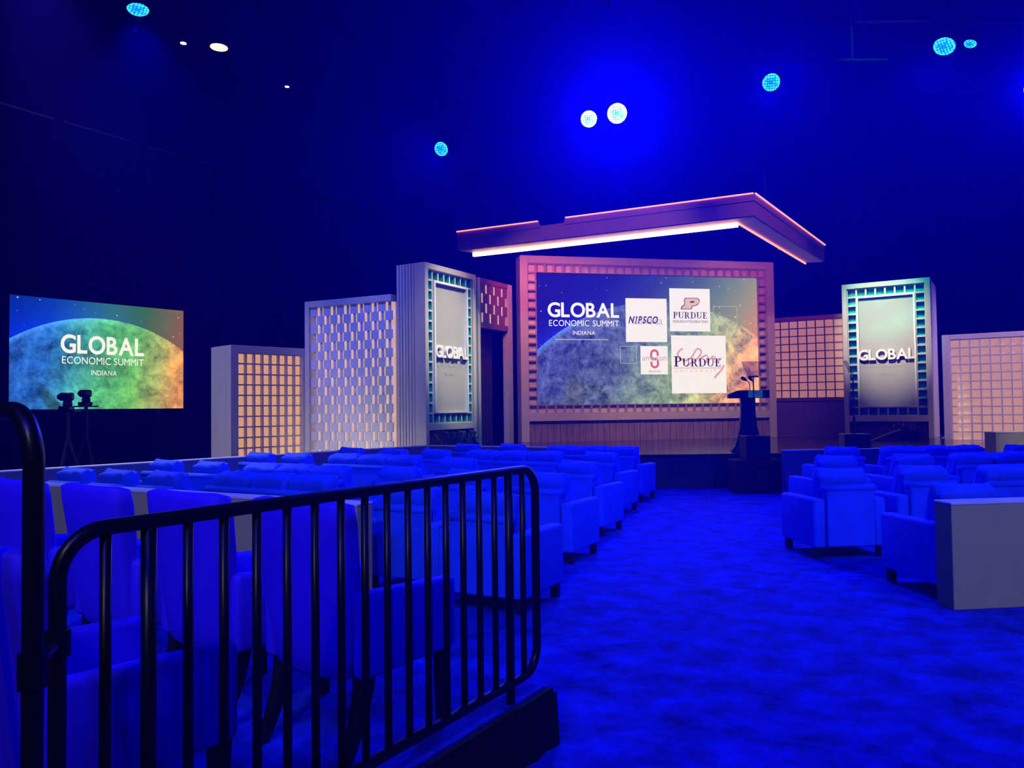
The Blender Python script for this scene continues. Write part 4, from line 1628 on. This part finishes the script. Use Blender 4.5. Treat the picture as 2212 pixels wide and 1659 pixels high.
# ------------------------------------------------------------------ lighting rig
def stage_light(label, px, py, z, target, rad, lens, power=0, angle=70, beam_color=BLUE):
    r = ray(px, py)
    p = CAM_P + r * ((z - EYE) / r.z)
    t = thing('stage_light', label, 'stage light', p)
    rot = (Vector(target) - p).to_track_quat('-Z', 'Y').to_euler()
    bm = bmesh.new()
    lathe(bm, [(rad * 0.55, 0.34), (rad * 0.9, 0.26), (rad * 1.06, 0.06), (rad * 1.1, -0.02), (rad * 1.02, -0.02), (rad * 1.0, 0.02)], 24)
    hs = fin('housing', bm, 'rig_black', t, rot=rot, smooth=True)
    bm = bmesh.new()
    lathe(bm, [(rad * 0.98, 0.02), (rad * 0.98, 0.0), (rad * 0.6, -0.012), (0.01, -0.016)], 24)
    fin('lens', bm, lens, t, rot=rot)
    q = rot.to_matrix() @ Vector((0, 0, 0.12))
    rt = rot.to_matrix() @ Vector((1, 0, 0))
    rt.z = 0
    rt.normalize()
    w = rad * 1.25
    top = Vector((q.x, q.y, 0.36))
    bm = bmesh.new()
    tube(bm, [q - rt * w, top - rt * w - Vector((0, 0, 0.06)), top - rt * w * 0.7, top + rt * w * 0.7, top + rt * w - Vector((0, 0, 0.06)), q + rt * w], 0.014, 8)
    tube(bm, [top, top + Vector((0, 0, 0.06))], 0.03, 8)
    fin('yoke', bm, 'rig_black', t)
    if power:
        l = bpy.data.lights.new('beam', 'SPOT')
        l.energy = power
        l.color = beam_color
        l.spot_size = math.radians(angle)
        l.spot_blend = 0.9
        l.shadow_soft_size = rad * 0.6
        lo = bpy.data.objects.new('beam', l)
        COL.objects.link(lo)
        lo.parent = hs
        lo.location = (0, 0, -0.05)
    return t, p + Vector((q.x, q.y, 0))


rig = []
for args in (
        ('brightest blue stage light with wide glow over the stage', 1333, 245, 7.5, (0.5, 2.0, 1.5), 0.2, 'lens_bright', 5200, 150),
        ('small white blue stage light just left of the brightest one', 1272, 257, 7.6, (0, 2, 1.5), 0.17, 'lens_bright', 300, 90),
        ('blue stage light hanging alone left of the canopy', 953, 322, 7.4, (-5, 6, 0.5), 0.16, 'lens_blue', 500, 70),
        ('round blue stage light above the canopy apex', 1666, 178, 7.5, (3, 3, 0.5), 0.16, 'lens_blue', 900, 90),
        ('blue stage light at upper right seen at an angle', 2040, 100, 7.5, (3.0, 9.0, 0.3), 0.17, 'lens_blue', 700, 80),
        ('small dim blue light at the upper right corner', 2096, 94, 7.6, (4.0, 11.0, 0.3), 0.1, 'lens_blue', 0, 60),
        ('blue stage light at top left seen from below', 298, 20, 7.4, (-4.2, 9.6, 0.3), 0.15, 'lens_blue', 700, 80),
        ('blue stage light glowing at the right edge', 2236, 190, 7.5, (2.0, 0.0, 1.0), 0.18, 'lens_bright', 1500, 150)):
    t, p = stage_light(*args)
    rig.append(p)


def pipe(label, pts):
    t = thing('lighting_pipe', label, 'pipe')
    bm = bmesh.new()
    tube(bm, pts, 0.03, 10)
    fin('pipe_run', bm, 'rig_black', t)
    for f in (0.15, 0.85):
        q = Vector(pts[0]).lerp(Vector(pts[1]), f)
        bm = bmesh.new()
        tube(bm, [q, (q.x, q.y, 12.0)], 0.01, 6)
        fin('hanger', bm, 'rig_black', t)
    return t


for i, (p, lb) in enumerate(zip((rig[0], rig[3], rig[4], rig[6], rig[2], rig[7]), (
        'dark pipe carrying the two brightest blue lights', 'dark pipe above the canopy apex light', 'dark pipe at upper right over the blue lights',
        'dark pipe at top left over the blue light', 'dark pipe over the lone blue light', 'dark pipe at the right edge over the glowing light'))):
    w = 2.2
    pipe(lb, [(p.x - w, p.y, p.z + 0.44), (p.x + w, p.y, p.z + 0.44)])
for lb, px, py, z, w_, mt in (('warm round downlight glowing high at upper left', 473, 102, 9.0, 0.17, 'lamp_spark'),
                              ('tiny cold downlight left of the warm one', 396, 93, 9.0, 0.06, 'lamp_cold'),
                              ('tiny cold downlight high over the left flats', 620, 187, 9.0, 0.05, 'lamp_cold')):
    r = ray(px, py)
    p = CAM_P + r * ((z - EYE) / r.z)
    t = thing('downlight', lb, 'light', p)
    bm = bmesh.new()
    lathe(bm, [(w_ * 0.5, 0.2), (w_ * 1.05, 0.12), (w_ * 1.1, 0.004)], 20)
    fin('can', bm, 'rig_black', t, smooth=True)
    bm = bmesh.new()
    lathe(bm, [(w_, 0.0), (w_, -0.01), (w_ * 0.4, -0.02)], 20)
    fin('lamp_face', bm, mt, t)
    bm = bmesh.new()
    tube(bm, [(0, 0, 0.2), (0, 0, 12.0 - z)], 0.012, 6)
    fin('stem', bm, 'rig_black', t)
